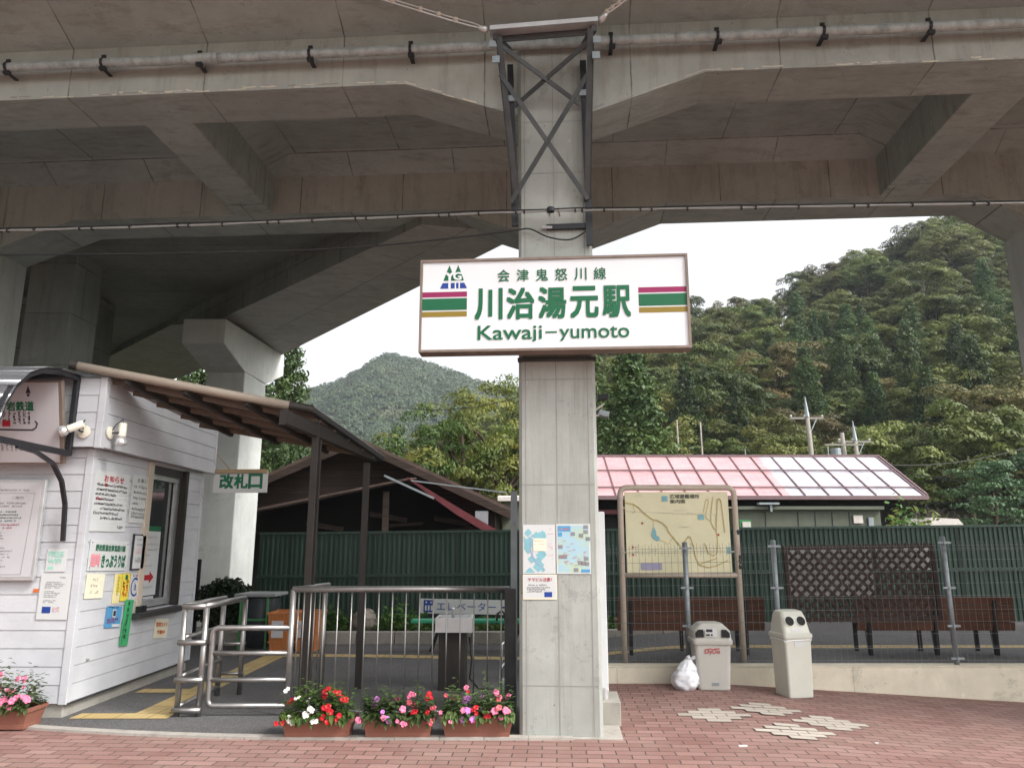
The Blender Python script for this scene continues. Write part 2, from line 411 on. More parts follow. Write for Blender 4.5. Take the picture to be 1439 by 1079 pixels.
# brick pavement
def brickmat(name, c1, c2, c3, mort):
    t = NT(name); g = t.n('ShaderNodeNewGeometry').outputs['Position']
    rot = t.n('ShaderNodeVectorRotate', rotation_type='Z_AXIS', i_Angle=R(3.2)); t.l(g, rot.inputs['Vector'])
    nn = t.n('ShaderNodeTexNoise', i_Vector=g, i_Scale=14.0, i_Detail=2.0); wob = t.n('ShaderNodeVectorMath', operation='MULTIPLY_ADD')
    t.l(nn.outputs['Color'], wob.inputs[0]); wob.inputs[1].default_value = (.012, .012, 0); t.l(rot.outputs[0], wob.inputs[2])
    br = t.n('ShaderNodeTexBrick', offset=.5, i_Vector=wob.outputs[0], i_Scale=1.0, i_Color1=(*c1, 1), i_Color2=(*c2, 1), i_Mortar=(*mort, 1))
    br.inputs['Mortar Size'].default_value = .0055; br.inputs['Mortar Smooth'].default_value = .2; br.inputs['Bias'].default_value = -.1
    br.inputs['Brick Width'].default_value = .225; br.inputs['Row Height'].default_value = .1125
    col = br.outputs['Color']
    col = t.mix(t.ramp(t.noise(g, 1.1, 5, .65), [(.4, 0.), (.7, .5)]), col, c3)
    col = t.mix(t.ramp(t.noise(g, 60, 3, .7), [(.35, .25), (.6, 0.)]), col, sc(c1, .6))
    col = t.mix(t.ramp(t.noise(g, 2.7, 7, .8), [(.60, 0.), (.70, .4)]), col, sc(c1, .5))
    col = t.mix(br.outputs['Fac'], col, mort)
    t.base(col); t.set(.8, 0, .35)
    inv = t.n('ShaderNodeMath', operation='SUBTRACT', i_0=1.0, i_1=br.outputs['Fac']); hh = t.n('ShaderNodeMath', operation='MULTIPLY_ADD', i_0=t.noise(g, 70, 3), i_1=.25, i_2=inv.outputs[0])
    t.bump(hh.outputs[0], .6, .008); return t.m
brickmat('brick_red', (.22, .112, .095), (.33, .190, .163), (.33, .24, .20), (.075, .055, .048))
brickmat('brick_pale', (.45, .40, .34), (.55, .49, .42), (.48, .42, .36), (.13, .10, .085))
# tactile yellow
t = NT('tactile'); g = t.pos(); br = t.n('ShaderNodeTexBrick', offset=0, i_Vector=g, i_Scale=1.0, i_Color1=(.46, .33, .13, 1), i_Color2=(.52, .39, .18, 1), i_Mortar=(.22, .15, .07, 1))
br.inputs['Mortar Size'].default_value = .006; br.inputs['Brick Width'].default_value = .3; br.inputs['Row Height'].default_value = .3
sep = t.n('ShaderNodeSeparateXYZ'); t.l(g, sep.inputs[0]); wv = t.n('ShaderNodeMath', operation='SINE', i_0=t.n('ShaderNodeMath', operation='MULTIPLY', i_0=sep.outputs[0], i_1=84.0).outputs[0])
col = t.mix(t.ramp(t.noise(g, 4, 6, .7), [(.4, 0.), (.75, .6)]), br.outputs['Color'], (.34, .26, .14)); t.base(col); t.set(.7, 0, .3); t.bump(wv.outputs[0], .3, .004)
# pink / pale sheet roof
def sheetmat(name, a, b):
    t = NT(name); col = t.mix(t.ramp(t.noise(t.pos((.6, 2, 2)), 1.5, 5, .7), [(.3, 0.), (.7, 1.)]), a, b)
    col = t.mix(t.ramp(t.noise(t.pos((9, .7, .7)), 1.0, 5, .75), [(.5, 0.), (.75, .35)]), col, sc(a, .6)); t.base(col); t.set(.45, .15, .5); return t.m
sheetmat('roof_pink', (.50, .25, .265), (.60, .36, .37)); sheetmat('roof_pale', (.30, .28, .33), (.62, .61, .64)); simple('roof_seam', (.16, .10, .105), .6)
# map board with pale yellow field
simple('map_yellow', (.70, .67, .45), .45, var=.06, scale=3); simple('map_road', (.50, .40, .16), .5); simple('map_blue', (.20, .42, .47), .5); simple('map_violet', (.34, .33, .47), .5); simple('map_grey', (.58, .55, .45), .5); simple('beige_paint', (.50, .43, .35), .5, var=.06, scale=4, grime=.15)
# translucent canopy sheet
t = NT('canopy_sheet'); t.base(t.mix(t.ramp(t.noise(t.pos(), 3, 5), [(.3, 0.), (.7, 1.)]), (.24, .20, .17), (.36, .30, .26))); t.set(.35, 0, .5); t.b.inputs['Transmission Weight'].default_value = .25
t = NT('smoke_sheet'); t.base((.16, .16, .17)); t.set(.2, 0, .5); t.b.inputs['Transmission Weight'].default_value = .5
# window glass
t = NT('window_glass'); t.base((.035, .04, .04)); t.set(.06, 0, .8)
t = NT('window_clear'); t.base((.12, .13, .13)); t.set(.15, 0, .6)
# earth for hills
simple('earth', (.055, .06, .03), .95, var=.4, scale=.3, bump=.3); simple('grass_ground', (.07, .075, .035), .95, var=.3, scale=.5)
leafmat('leaf_green', [(.036, .054, .014), (.092, .122, .028), (.170, .195, .050)], hue=.03, nscale=.35)
leafmat('leaf_olive', [(.046, .060, .015), (.100, .120, .028), (.175, .180, .045)], hue=.03, nscale=.35)
leafmat('leaf_rust', [(.050, .058, .018), (.100, .090, .028), (.150, .110, .040)], hue=.02, nscale=.35)
leafmat('leaf_cedar', [(.020, .042, .013), (.045, .080, .022), (.100, .145, .036)], hue=.02, nscale=.6, transl=.12)
leafmat('leaf_autumn', [(.060, .095, .022), (.125, .155, .034), (.22, .205, .045)], hue=.02, nscale=.5, transl=.4)
leafmat('leaf_far', [(.030, .060, .025), (.055, .095, .035), (.105, .125, .045)], hue=0, nscale=.035, transl=0)
leafmat('leaf_plant', [(.040, .095, .024), (.080, .165, .036), (.16, .23, .05)], hue=.02, nscale=9, transl=.3)
leafmat('leaf_plant_dark', [(.042, .070, .024), (.075, .130, .040), (.14, .17, .06)], hue=.02, nscale=9, transl=.3)
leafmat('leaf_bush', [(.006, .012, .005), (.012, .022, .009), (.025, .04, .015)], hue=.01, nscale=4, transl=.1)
leafmat('leaf_pine', [(.030, .060, .028), (.055, .10, .045), (.10, .16, .06)], hue=.01, nscale=.8, transl=.1)
for nm, c in (('petal_red', (.46, .006, .014)), ('petal_pink', (.66, .16, .27)), ('petal_white', (.82, .80, .74)), ('petal_coral', (.60, .11, .13)), ('petal_mauve', (.48, .17, .48))): simple(nm, c, .5, var=.1, scale=30)
#@@PART2
# ================================================================== THE SETTING
def sstep(a, b, x): t = min(1, max(0, (x-a)/(b-a))); return t*t*(3-2*t)
def gz(x, y=8):   # level of the brick pavement: falls to the right
    return -.057*max(0., min(x, 7.2)-2.3)*sstep(1.5, 7, y)
def yz(x): return .012+.165*sstep(.2, 2.6, x)
def grid(xs, ys, zf, keep=lambda x, y: True):
    mb = MB(); idx = {}
    for j, y in enumerate(ys):
        for i, x in enumerate(xs): idx[i, j] = len(mb.v); mb.v.append((x, y, zf(x, y)))
    for j in range(len(ys)-1):
        for i in range(len(xs)-1):
            if keep((xs[i]+xs[i+1])/2, (ys[j]+ys[j+1])/2): mb.f.append((idx[i, j], idx[i+1, j], idx[i+1, j+1], idx[i, j+1])); mb.mi.append(0)
    return mb
fr = lambda a, b, n: [a+(b-a)*i/n for i in range(n+1)]
mb = MB(); mb.quad((-900, -300, -.34), (900, -300, -.34), (900, 1200, -.34), (-900, 1200, -.34))
tag(mb.build('ground', 'grass_ground'), kind='structure')
tag(grid(fr(-14, 14, 56), fr(-14, 9.2, 40), lambda x, y: gz(x, y)).build('brick_pavement', 'brick_red', smooth=True), kind='structure')
def border(x): return 6.575+.048*(x+1.4)**2 if x < -1.4 else 6.575
bx = fr(-14, .5, 40)
mb = MB()
for j in range(len(bx)-1):
    a, b = bx[j], bx[j+1]
    ys0 = [border(a)+.09]+[7.4, 8.2, 9.2, 10.4, 12.0, 14.9, 19.5]; ys1 = [border(b)+.09]+ys0[1:]
    for k in range(len(ys0)-1): mb.quad((a, ys0[k], yz(a)), (b, ys1[k], yz(b)), (b, ys1[k+1], yz(b)), (a, ys0[k+1], yz(a)))
xs = fr(.5, 14, 40)
for a, b in zip(xs[:-1], xs[1:]): mb.quad((a, 9.2, yz(a)), (b, 9.2, yz(b)), (b, 19.5, yz(b)), (a, 19.5, yz(a)))
tag(mb.build('asphalt_yard', 'asphalt'), kind='structure')
mb = MB()
for a, b in zip(bx[:-1], bx[1:]):
    mb.obox((a, border(a), -.02), (b-a-.004, border(b)-border(a), 0), (0, .1, 0), (0, 0, .04))
tag(mb.build('kerb', 'kerb'), kind='structure')
# yellow tactile paving, 4 mm above the asphalt
mb = MB()
def tac(x0, x1, y0, y1, rise=.005):
    for a, b in zip(fr(x0, x1, 10)[:-1], fr(x0, x1, 10)[1:]): mb.quad((a, y0, yz(a)+rise), (b, y0, yz(b)+rise), (b, y1, yz(b)+rise), (a, y1, yz(a)+rise))
tac(-4.0, -3.12, 7.28, 7.50); tac(-3.5, -3.2, 7.50, 8.50); tac(-4.0, -3.2, 8.50, 8.72); tac(-3.5, -3.2, 8.72, 11.1)
for x0 in fr(-3.5, 9.4, 43)[:-1]:
    x1 = x0+.3; y = 11.2-.12*sstep(-3, 1, x0)*3; tac(x0, x1, y-.1, y+.18)
tag(mb.build('tactile_paving', 'tactile'), kind='structure')
# pale brick diamonds set in the pavement
mb = MB()
for cx, cy in ((980, 1004), (1049, 994.5), (1154, 1013), (1086, 1027.5)):
    c = aZ(cx, cy, gz(2.5)); c = aZ(cx, cy, gz(c.x, c.y))
    a = R(3.2); rt = lambda x, y, q: (x*math.cos(q)-y*math.sin(q), x*math.sin(q)+y*math.cos(q))
    bxx, byy = rt(c.x, c.y, a); r0 = math.floor(byy/.1125)
    k0 = round((bxx+(.1125 if r0 % 2 == 0 else 0))/.225)*.225-(.1125 if r0 % 2 == 0 else 0)+.1125
    for row, n in ((-2, 1), (-1, 2), (0, 3), (1, 2), (2, 1)):
        P = []
        for u_, v_ in ((-n/2, 0), (n/2, 0), (n/2, 1), (-n/2, 1)):
            x, y = rt(k0+u_*.225, (r0+row+v_)*.1125, -a); P.append((x, y, gz(x, y)+.005))
        mb.quad(*P)
tag(mb.build('pavement_motif', 'brick_pale'), kind='structure')

# ------------------------------------------------------------------ viaduct overhead
AL = R(3.9); CO = Vector((.405, 6.64, 0)); UU = Vector((math.cos(AL), -math.sin(AL), 0)); VV = Vector((math.sin(AL), math.cos(AL), 0)); ZZ = Vector((0, 0, 1))
def vp(u, v, z=0): return CO+UU*u+VV*v+ZZ*z
def vbox(mb, u0, u1, v0, v1, z0, z1): return mb.obox(vp(u0, v0, z0), UU*(u1-u0), VV*(v1-v0), ZZ*(z1-z0))
def vprism_u(mb, prof, u0, u1): return mb.prism([vp(u0, v, z) for v, z in prof], UU*(u1-u0))
def vprism_v(mb, prof, v0, v1): return mb.prism([vp(u, v0, z) for u, z in prof], VV*(v1-v0))
ZB, ZT = 6.08, 6.64
PIERS_F = [-7.9, 0, 7.9]; PIERS_R = [-8.4, 0, 6.57, 14.2]
via = thing('viaduct', 'concrete railway viaduct with beams and a slab crossing the whole view overhead', 'viaduct', (0, 0, 0))
mb = MB()
prof = [(-2.5, 7.02), (-.45, 6.88), (.06, ZT), (.06, 7.3), (-2.5, 7.3)]
vprism_u(mb, [(-1.5, 6.97), (-.45, 6.88), (.058, ZT+.003), (.058, 7.3), (-1.5, 7.3)], -15, 15)
vprism_u(mb, [(.058, 6.84), (3.66, 6.84), (3.66, 7.3), (.058, 7.3)], -15, 15)
vprism_u(mb, [(3.66, ZT), (4.1, 6.84), (5.2, 6.9), (5.2, 7.3), (3.66, 7.3)], -15, 15)
vprism_u(mb, [(-1.62, 6.92), (-1.5, 6.92), (-1.5, 8.0), (-1.62, 8.0)], -15, 15)
# fillets along the beams and cross beams
vprism_u(mb, [(.6, ZT-.02), (.95, 6.85), (.6, 6.85)], -15, 15)
vprism_u(mb, [(2.97, ZT-.02), (2.97, 6.85), (2.6, 6.85)], -15, 15)
CROSS = [(-11.7, -11.2), (-4.52, -3.98), (4.30, 4.86), (11.4, 11.9)]
for u0, u1 in CROSS:
    vprism_v(mb, [(u0, ZT), (u0-.36, 6.85), (u0, 6.85)], .62, 2.94); vprism_v(mb, [(u1, ZT), (u1+.36, 6.85), (u1, 6.85)], .62, 2.94)
mb.build('deck', 'concrete_soffit', via)
def girder(v0, v1, piers, hl, drop, zb, zt, mats):
    mb = MB(); pts = []
    for p in piers:
        h_ = .64 if p == 6.57 else hl
        pts += [(p-.345-h_, zb), (p-.345, zb-drop), (p+.345, zb-drop), (p+.345+hl, zb)]
    pts = [(-15.5, zb)]+[q for q in pts if abs(q[0]) < 15.2]+[(15.5, zb)]
    for (a, za), (b, zc) in zip(pts[:-1], pts[1:]):
        mb.k = 0; mb.quad(vp(a, v0, za), vp(b, v0, zc), vp(b, v0, zt), vp(a, v0, zt)); mb.quad(vp(b, v1, zc), vp(a, v1, za), vp(a, v1, zt), vp(b, v1, zt))
        mb.k = 1; mb.quad(vp(a, v1, za), vp(b, v1, zc), vp(b, v0, zc), vp(a, v0, za))
        # drip groove along the front lower edge
        mb.k = 1; mb.obox(vp(a, v0+.035, za-.006), vp(b, v0+.035, zc-.006)-vp(a, v0+.035, za-.006), VV*.012, ZZ*.01)
    if v0 < 1:   # spalled lower edge
        rnd = random.Random(4)
        for (a, za), (b, zc) in zip(pts[:-1], pts[1:]):
            if max(abs(a), abs(b)) > 16 or abs(a+b) < .1 and abs(a-b) < 1: continue
            u = a
            while u < b:
                L = rnd.uniform(.03, .22); t_ = (u-a)/(b-a); zz = za+(zc-za)*t_; h0 = rnd.uniform(.0, .035); sl_ = (zc-za)/(b-a)
                mb.k = rnd.choice((2, 2, 3)); p0 = vp(u, v0-.0015-rnd.random()*.001, zz+h0); hh = rnd.uniform(.004, .016)
                mb.quad(p0, p0+UU*L*.5+ZZ*(sl_*L*.5-hh*.4), p0+UU*L+ZZ*sl_*L, p0+UU*L*.9+ZZ*(sl_*L*.9+hh), p0+UU*L*.4+ZZ*(sl_*L*.4+hh*.6), p0+ZZ*hh)
                u += L*rnd.uniform(.6, 2.2)
    return mb
girder(.06, .62, PIERS_F, 1.15, .40, ZB, ZT+.3, 0).build('girder', ['concrete_face', 'concrete_soffit', 'wall_cream', 'joint'], via)
girder(2.96, 3.66, PIERS_R, 1.15, .42, ZB, ZT+.3, 0).build('girder', ['concrete_face', 'concrete_soffit'], via)
for u0, u1 in CROSS:
    mb = MB(); vbox(mb, u0, u1, .6, 2.98, ZB+.003, ZT+.25); mb.build('cross_beam', 'concrete_soffit', via, bevel=.015)
def column(u, v0, v1, ztop, name='pier', hw=.345):
    mb = MB(); c = .028
    ring = [(u-hw+c, v0), (u+hw-c, v0), (u+hw, v0+c), (u+hw, v1), (u-hw, v1), (u-hw, v0+c)]
    mb.prism([vp(a, b, -.02) for a, b in ring], ZZ*(ztop+.02))
    mb.k = 1
    for uu in (u-.285, u-.01, u+.27): mb.obox(vp(uu-.004, v0-.0015, .02), UU*.009, VV*.01, ZZ*(ztop-.4))
    for z in (.40, 2.06, 3.0, 5.02, 5.56): mb.obox(vp(u-hw+c, v0-.0018, z), UU*(2*hw-2*c), VV*.01, ZZ*.007)
    return mb
for i, u in enumerate(PIERS_F):
    column(u, 0, .75, 6.75).build('pier', ['concrete_column', 'joint'], via)
for u in PIERS_R:
    mb = MB(); vbox(mb, u-.345, u+.345, 2.93, 3.69, -.02, 6.7); mb.build('pier', 'concrete_column', via, bevel=.02)
# footing ledge and blocks at the right of the column
bl = thing('concrete_block', 'small stepped concrete blocks at the foot of the central column', 'block', (.85, 7.2, 0))
mb = MB(); vbox(mb, -.36, .50, -.03, .45, -.01, .012); mb.build('slab', 'kerb', bl, bevel=.006)
mb = MB(); vbox(mb, .352, .52, .46, .95, -.02, .20); mb.build('lower_block', 'concrete_block', bl, bevel=.01)
mb = MB(); vbox(mb, .352, .44, .97, 2.0, -.02, .36); mb.build('upper_block', 'concrete_block', bl, bevel=.01)

# ------------------------------------------------------------------ second viaduct diverging behind, with its hammerhead pier
v2 = thing('branch_viaduct', 'darker concrete viaduct branching off behind on a hammerhead pier at left', 'viaduct', (0, 0, 0))
ZS = 5.95
A = aZ(323, 442, ZS); B = aZ(592, 315.5, ZS); C = aZ(738, 328, ZS); D = aZ(400, 497, ZS)
dd = (A-B).normalized()
A2 = A+dd*9; D2 = D+dd*9
mb = MB()
def strip(p, q, r, s_, zt=7.6):   # near edge p->q, far edge s->r
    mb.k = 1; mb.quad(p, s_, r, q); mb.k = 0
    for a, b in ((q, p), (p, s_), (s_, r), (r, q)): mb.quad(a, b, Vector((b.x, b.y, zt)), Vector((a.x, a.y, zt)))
lift = lambda p, z: Vector((p.x, p.y, p.z+z))
strip(B, A, D, C)
Aq, Dq = A+dd*.8, D+dd*.8
strip(A, Aq, Dq, D); A3, D3 = Aq+dd*2.2, Dq+dd*2.2
strip(Aq, lift(A3, .42), lift(D3, .42), Dq); strip(lift(A3, .42), lift(A2, .42), lift(D2, .42), lift(D3, .42))
mb.build('girder', ['concrete_dark', 'concrete_branch_lit'], v2)
nn = Vector((-dd.y, dd.x, 0))
if nn.x > 0: nn = -nn
mb = MB()
far = B+dd*16
mb.prism([Vector((q[0], q[1], 6.5)) for q in ((B.x-.05, 10.75), (far.x-.05, far.y), (-22, far.y), (-22, 10.75))], ZZ*1.2)
Pn = B+nn*.05+Vector((0, .9, 0))
def npl(px, py): return aP(px, py, Pn, nn)
p1_ = [npl(x, y) for x, y in ((515, 314), (480, 330), (303, 406), (193, 407), (127, 437), (60, 468))]; p1_ = [p for p in p1_ if p.y < 40]
while p1_[1].y < 10.45: p1_ = p1_[1:]
if p1_[0].y < 10.45: p1_[0] = p1_[1].lerp(p1_[0], (p1_[1].y-10.45)/(p1_[1].y-p1_[0].y))

for a_, b_ in zip(p1_[:-1], p1_[1:]):
    mb.prism([a_, b_, Vector((b_.x, b_.y, 7.4)), Vector((a_.x, a_.y, 7.4))], -nn*.34)
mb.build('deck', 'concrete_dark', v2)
rw = thing('light_block_wall', 'dark concrete wall added to block light beneath the viaduct behind the ticket booth', 'wall', (-12, 15, 0))  # added walls, mostly out of view, to block light leaking in from the left
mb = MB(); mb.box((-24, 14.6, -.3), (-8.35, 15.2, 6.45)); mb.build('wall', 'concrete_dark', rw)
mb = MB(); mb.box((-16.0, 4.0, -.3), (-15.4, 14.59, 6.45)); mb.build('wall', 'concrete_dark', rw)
# hammerhead pier
XR, XL = -5.48, -6.30
y0 = aX(318, 448, XR).y; y1 = aX(400, 500, XR).y; yc0 = aX(345, 523, XR).y; yc1 = aX(375, 535, XR).y
ztn = aX(318, 448, XR).z; ztf = aX(400, 500, XR).z; zt = min(ztn, ztf)
mb = MB()
pr = [(y0, ztn), (y0, aX(318, 484, XR).z), (yc0, aX(345, 523, XR).z), (yc1, aX(372, 538, XR).z), (y1, aX(400, 530, XR).z), (y1, ztf)]
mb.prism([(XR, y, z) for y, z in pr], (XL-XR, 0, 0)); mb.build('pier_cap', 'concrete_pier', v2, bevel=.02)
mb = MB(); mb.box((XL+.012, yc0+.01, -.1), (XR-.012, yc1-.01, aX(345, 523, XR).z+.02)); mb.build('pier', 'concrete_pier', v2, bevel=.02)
mb = MB(); mb.box((-8.3, 12.3, -.1), (-7.5, 13.1, 7.0)); mb.build('pier', 'concrete_dark', v2, bevel=.02)

# ------------------------------------------------------------------ pipe, wires and the steel bracket
pipe = thing('drain_pipe', 'long grey drain pipe clamped along the viaduct face near the top of view', 'pipe', tuple(vp(0, 0, 6.5)))
zp, vq = 6.36, -.085
mb = MB(); mb.tube([vp(u, vq, zp) for u in fr(-13, 13, 30)], .047, 14); mb.build('pipe', 'zinc_pipe', pipe, smooth=True)
mb = MB(); mb.tube([vp(u, vq, zp) for u in (-3.75, -3.7, -3.42, -3.38)], [.048, .057, .057, .048], 14); mb.tube([vp(u, vq, zp) for u in (-3.38, -3.24)], .051, 14); mb.build('coupling', 'zinc_pipe', pipe, smooth=True)
mb = MB(); mb.tube([vp(u, vq, zp) for u in (1.18, 1.36)], .051, 14); mb.build('coupling', 'zinc_pipe', pipe, smooth=True)
for px in (14, 147, 281, 436, 577, 859, 1009, 1159, 1310):
    p = aP(px, 75, vp(0, vq), VV); u = (p-CO).dot(UU); mb = MB()
    for k in range(10):
        a0, a1 = R(-100+20*k), R(-80+20*k)
        q = [vp(u-.014, vq-math.cos(a)*r, zp+math.sin(a)*r) for a in (a0, a1) for r in (.048, .055)]
        mb.obox(q[0], q[2]-q[0], q[1]-q[0], UU*.028)
    vbox(mb, u-.02, u+.02, vq-.02, .06, zp+.050, zp+.058); vbox(mb, u-.02, u+.02, vq-.02, .06, zp-.058, zp-.050)
    vbox(mb, u-.022, u+.022, vq-.012, vq+.004, zp+.05, zp+.09); vbox(mb, u-.022, u+.04, vq-.03, vq+.01, zp-.085, zp-.05)
    mb.build('clamp', 'black_metal', pipe)
# steel bracket on the column
fz = lambda px, py, v: aP(px, py, vp(0, v), VV)
sb = thing('steel_bracket', 'dark steel angle bracket with crossed braces fixed around the top of the central column', 'bracket', tuple(vp(0, -.2, 4.6)))
TL, TR = fz(696, 52, -.50), fz(835, 40, -.50); BLo, BRo = fz(722, 290, -.05), fz(830, 284, -.05)
RTL, RTR = fz(717, 92, -.05), fz(819, 86, -.05)
def angle(mb, p, q, w=.07, th=.009, side=1, up=None):
    p, q = Vector(p), Vector(q); d = (q-p).normalized(); x = d.cross(VV).normalized()*side; y = d.cross(x).normalized()
    if y.dot(VV) > 0: y = -y
    mb.obox(p, q-p, x*w, y*-th); mb.obox(p, q-p, x*th, y*-w)
for a, b, s_ in ((TL, BLo, 1), (TR, BRo, -1)):
    if (b-a).normalized().cross(VV).dot(UU) < 0: s_ = -s_
    mb = MB(); angle(mb, a, b, .062, .01, s_); mb.build('front_post', 'steel_grey', sb)
for a, b in ((RTL, fz(724, 318, -.04)), (RTR, fz(829, 345, -.04))):
    mb = MB(); mb.beam(a, b, .06, .03, VV); mb.build('rear_post', 'black_metal', sb)
mb = MB(); mb.beam(fz(689, 44, -.50), fz(840, 31.5, -.50), .10, .045, ZZ); mb.build('cross_bar', 'steel_light', sb)
mb = MB(); mb.beam(fz(700, 52, -.44), fz(832, 41, -.44), .012, .12, ZZ); mb.build('channel', 'steel_grey', sb)
for a, b in ((fz(706, 66, -.42), fz(815, 147, -.06)), (fz(828, 58, -.42), fz(723, 150, -.06)), (fz(703, 105, -.40), fz(826, 280, -.08)), (fz(830, 98, -.38), fz(718, 285, -.10))):
    mb = MB(); mb.beam(a, b, .043, .012, VV); mb.build('brace', 'steel_grey', sb)
for a, b in ((TL, RTL), (TR, RTR)):
    mb = MB(); mb.beam(a, b+ZZ*.15, .05, .05); mb.build('side_arm', 'steel_grey', sb)
for px, py in ((692, 58), (696, 80), (838, 52), (837, 74)):
    mb = MB(); q = fz(px, py, -.48); mb.obox(q-UU*.03, UU*.07, VV*.06, ZZ*.012); mb.obox(q-UU*.03-ZZ*.06, UU*.07, VV*.012, ZZ*.06); mb.build('clip', 'galvanised', sb)
for px, py in ((720, 142), (820, 134)):
    mb = MB(); q = fz(px, py, -.09); mb.obox(q-UU*.04, UU*.07, VV*.03, ZZ*.06); mb.build('clip', 'galvanised', sb)
# feed cable box and strap on the column
cb = thing('cable_clamp', 'dark strip clamp holding black cable on the central column below the bracket', 'clamp', tuple(vp(0, -.03, 4.4)))
mb = MB(); a = fz(768, 321, -.002); b = fz(823, 319, -.002); mb.beam(a-VV*.02, b-VV*.02, .035, .05, ZZ); mb.build('strip', 'black_metal', cb)
mb = MB(); mb.tube([fz(762, 320, -.03), fz(776, 320, -.03)], .018, 10); mb.build('sleeve', 'steel_light', cb)
def wire(name, label, pts, r=.008, mat='cable_black', n=6, cat='cable', v=None):
    o = thing(name, label, cat, tuple(pts[0])); mb = MB()
    P = []
    for i in range(len(pts)-1):
        p0, p1, p2, p3 = pts[max(i-1, 0)], pts[i], pts[i+1], pts[min(i+2, len(pts)-1)]
        for k in range(8):
            t = k/8; P.append(.5*((2*p1)+(p2-p0)*t+(2*p0-5*p1+4*p2-p3)*t*t+(3*p1-p0-3*p2+p3)*t**3))
    P.append(pts[-1]); mb.tube(P, r, n); mb.build('strand', mat, o, smooth=True); return o, P
# bundled pale cable in front of the column
fx = lambda px, py, v=-.14: fz(px, py, v)
o, P = wire('bundled_cable', 'pale twisted bundle of cables strung level across the viaduct in front of the column', [fx(-60, 325), fx(0, 324), fx(250, 317), fx(500, 307), fx(725, 298), fx(900, 294), fx(1200, 289), fx(1500, 284)], .0075, 'cable_grey')
mb = MB(); Q = [p+Vector((0, 0, .020+.004*math.sin(i*.9))) for i, p in enumerate(P)]; mb.tube(Q, .006, 6); mb.build('strand', 'cable_black', o)
mb = MB(); Q = [p+Vector((0, -.010, -.011+.004*math.sin(i*1.7))) for i, p in enumerate(P)]; mb.tube(Q, .005, 6); mb.build('strand', 'cable_grey', o)
for i in range(2, len(P)-1, 2):
    for f_ in ((0.0,) if i % 4 else (0., .5)):
        p = P[i].lerp(P[i+1], f_); mb = MB(); mb.tube([p-UU*.007, p+UU*.007], .023, 8); mb.build('tie', 'cable_black', o)
mb = MB(); mb.lathe([(.012, -.03), (.035, -.02), (.035, .02), (.012, .03)], fx(774, 295, -.17), 10); mb.build('insulator', 'black_metal', o)
for px in (770, 784):
    mb = MB(); mb.beam(fx(px, 292, -.004), fx(px+3, 304, -.004), .012, .006); mb.build('rust_stain', 'rust', o)
wire('black_cable', 'thin black cable sagging in from the left and looping onto the central column', [fx(-60, 359, -.2), fx(0, 358.5, -.2), fx(250, 356, -.2), fx(480, 349, -.2), fx(650, 333, -.12), fx(722, 324, -.06), fx(745, 322, -.05), fx(770, 333, -.05), fx(800, 337, -.05), fx(822, 326, -.05), fx(828, 316, -.04)], .0075)
# two stay wires leaving the bracket
for nm, lab, pts, sgn in (('stay_wire', 'steel stay wire with insulators leaving the bracket to the upper left', [(686, 43), (640, 31), (590, 16), (528, -3), (470, -22)], -1), ('stay_wire', 'steel stay wire with insulators leaving the bracket to the upper right', [(842, 31), (853, 20), (870, 8), (884, -4), (905, -24)], 1)):
    pp = [fz(x, y, -.5-.05*i) for i, (x, y) in enumerate(pts)]; pp.append(vp(-3.1 if sgn < 0 else 2.2, -1.5, 7.0))
    o, P = wire(nm, lab, pp, .008, 'steel_light')
    mb = MB(); mb.tube([p+ZZ*(.035*math.sin(min(1, i/5)*math.pi/2))*(1 if i < 6 else 1) for i, p in enumerate(P[:28])], .007, 6); mb.build('strand', 'steel_light', o)
    mb = MB(); d = (P[2]-P[0]).normalized(); mb.tube([P[0], P[0]+d*.03, P[0]+d*.07, P[0]+d*.1], [.02, .034, .026, .012], 10); mb.build('shackle', 'steel_light', o, smooth=True)
    for i in (8, 12, 16, 21):
        if i < len(P): mb = MB(); mb.lathe([(.008, -.02), (.026, -.014), (.018, .0), (.026, .014), (.008, .022)], P[i]+ZZ*.02, 10); mb.build('insulator', 'porcelain', o, smooth=True)

# ------------------------------------------------------------------ station sign on the column
SN = Vector((math.sin(R(4.1)), math.cos(R(4.1)), 0)); SR = Vector((math.cos(R(4.1)), -math.sin(R(4.1)), 0))
sgc = aY(592, 367, 6.43); SP = Panel(Vector((-.822, 6.43, 3.196)), SR, ZZ, 2.37, .857)
sg = thing('station_sign', 'large white station name sign with green lettering and coloured stripes on the central column', 'sign', tuple(SP.p(1.2, 0)))
mb = MB(); f = .022
for x0, y0_, x1, y1_ in ((0, 0, 2.37, f), (0, .857-f, 2.37, .857), (0, f, f, .857-f), (2.37-f, f, 2.37, .857-f)): SP.slab(mb, .17, x0, y0_, x1, y1_, d=-.155)
SP.slab(mb, .02, f, f, 2.37-f, .857-f, d=-.15); mb.build('frame', 'sign_frame', sg)
mb = MB(); SP.slab(mb, .012, f, f, 2.37-f, .857-f, d=-.012); mb.build('face', 'sign_face', sg)
mb = MB()
for z0 in (3.15, 4.055): mb = MB(); vbox(mb, -.352, .352, -.06, .02, z0+.02, z0+.045); mb.build('mounting_bar', 'steel_grey', sg)
def sx(zx): return (zx-100)/1232*2.37
def sy(zx, zy): top = 88-.0254*(zx-103); return .857-(zy-top)/423*.857
def stripe(x0, x1, ya, yb, m, nm='stripe'):
    mb = MB(); SP.rect(mb, sx(x0), ya, sx(x1), yb, .002); mb.build(nm, m, sg)
yl = lambda zy, x=215: sy(x, zy)
for ya, yb, m in ((234, 258, 'ink_magenta'), (264, 318, 'ink_green'), (324, 348, 'ink_gold')):
    stripe(111, 320, yl(yb), yl(ya), m)
    stripe(1105, 1325, yl(yb), yl(ya), m)
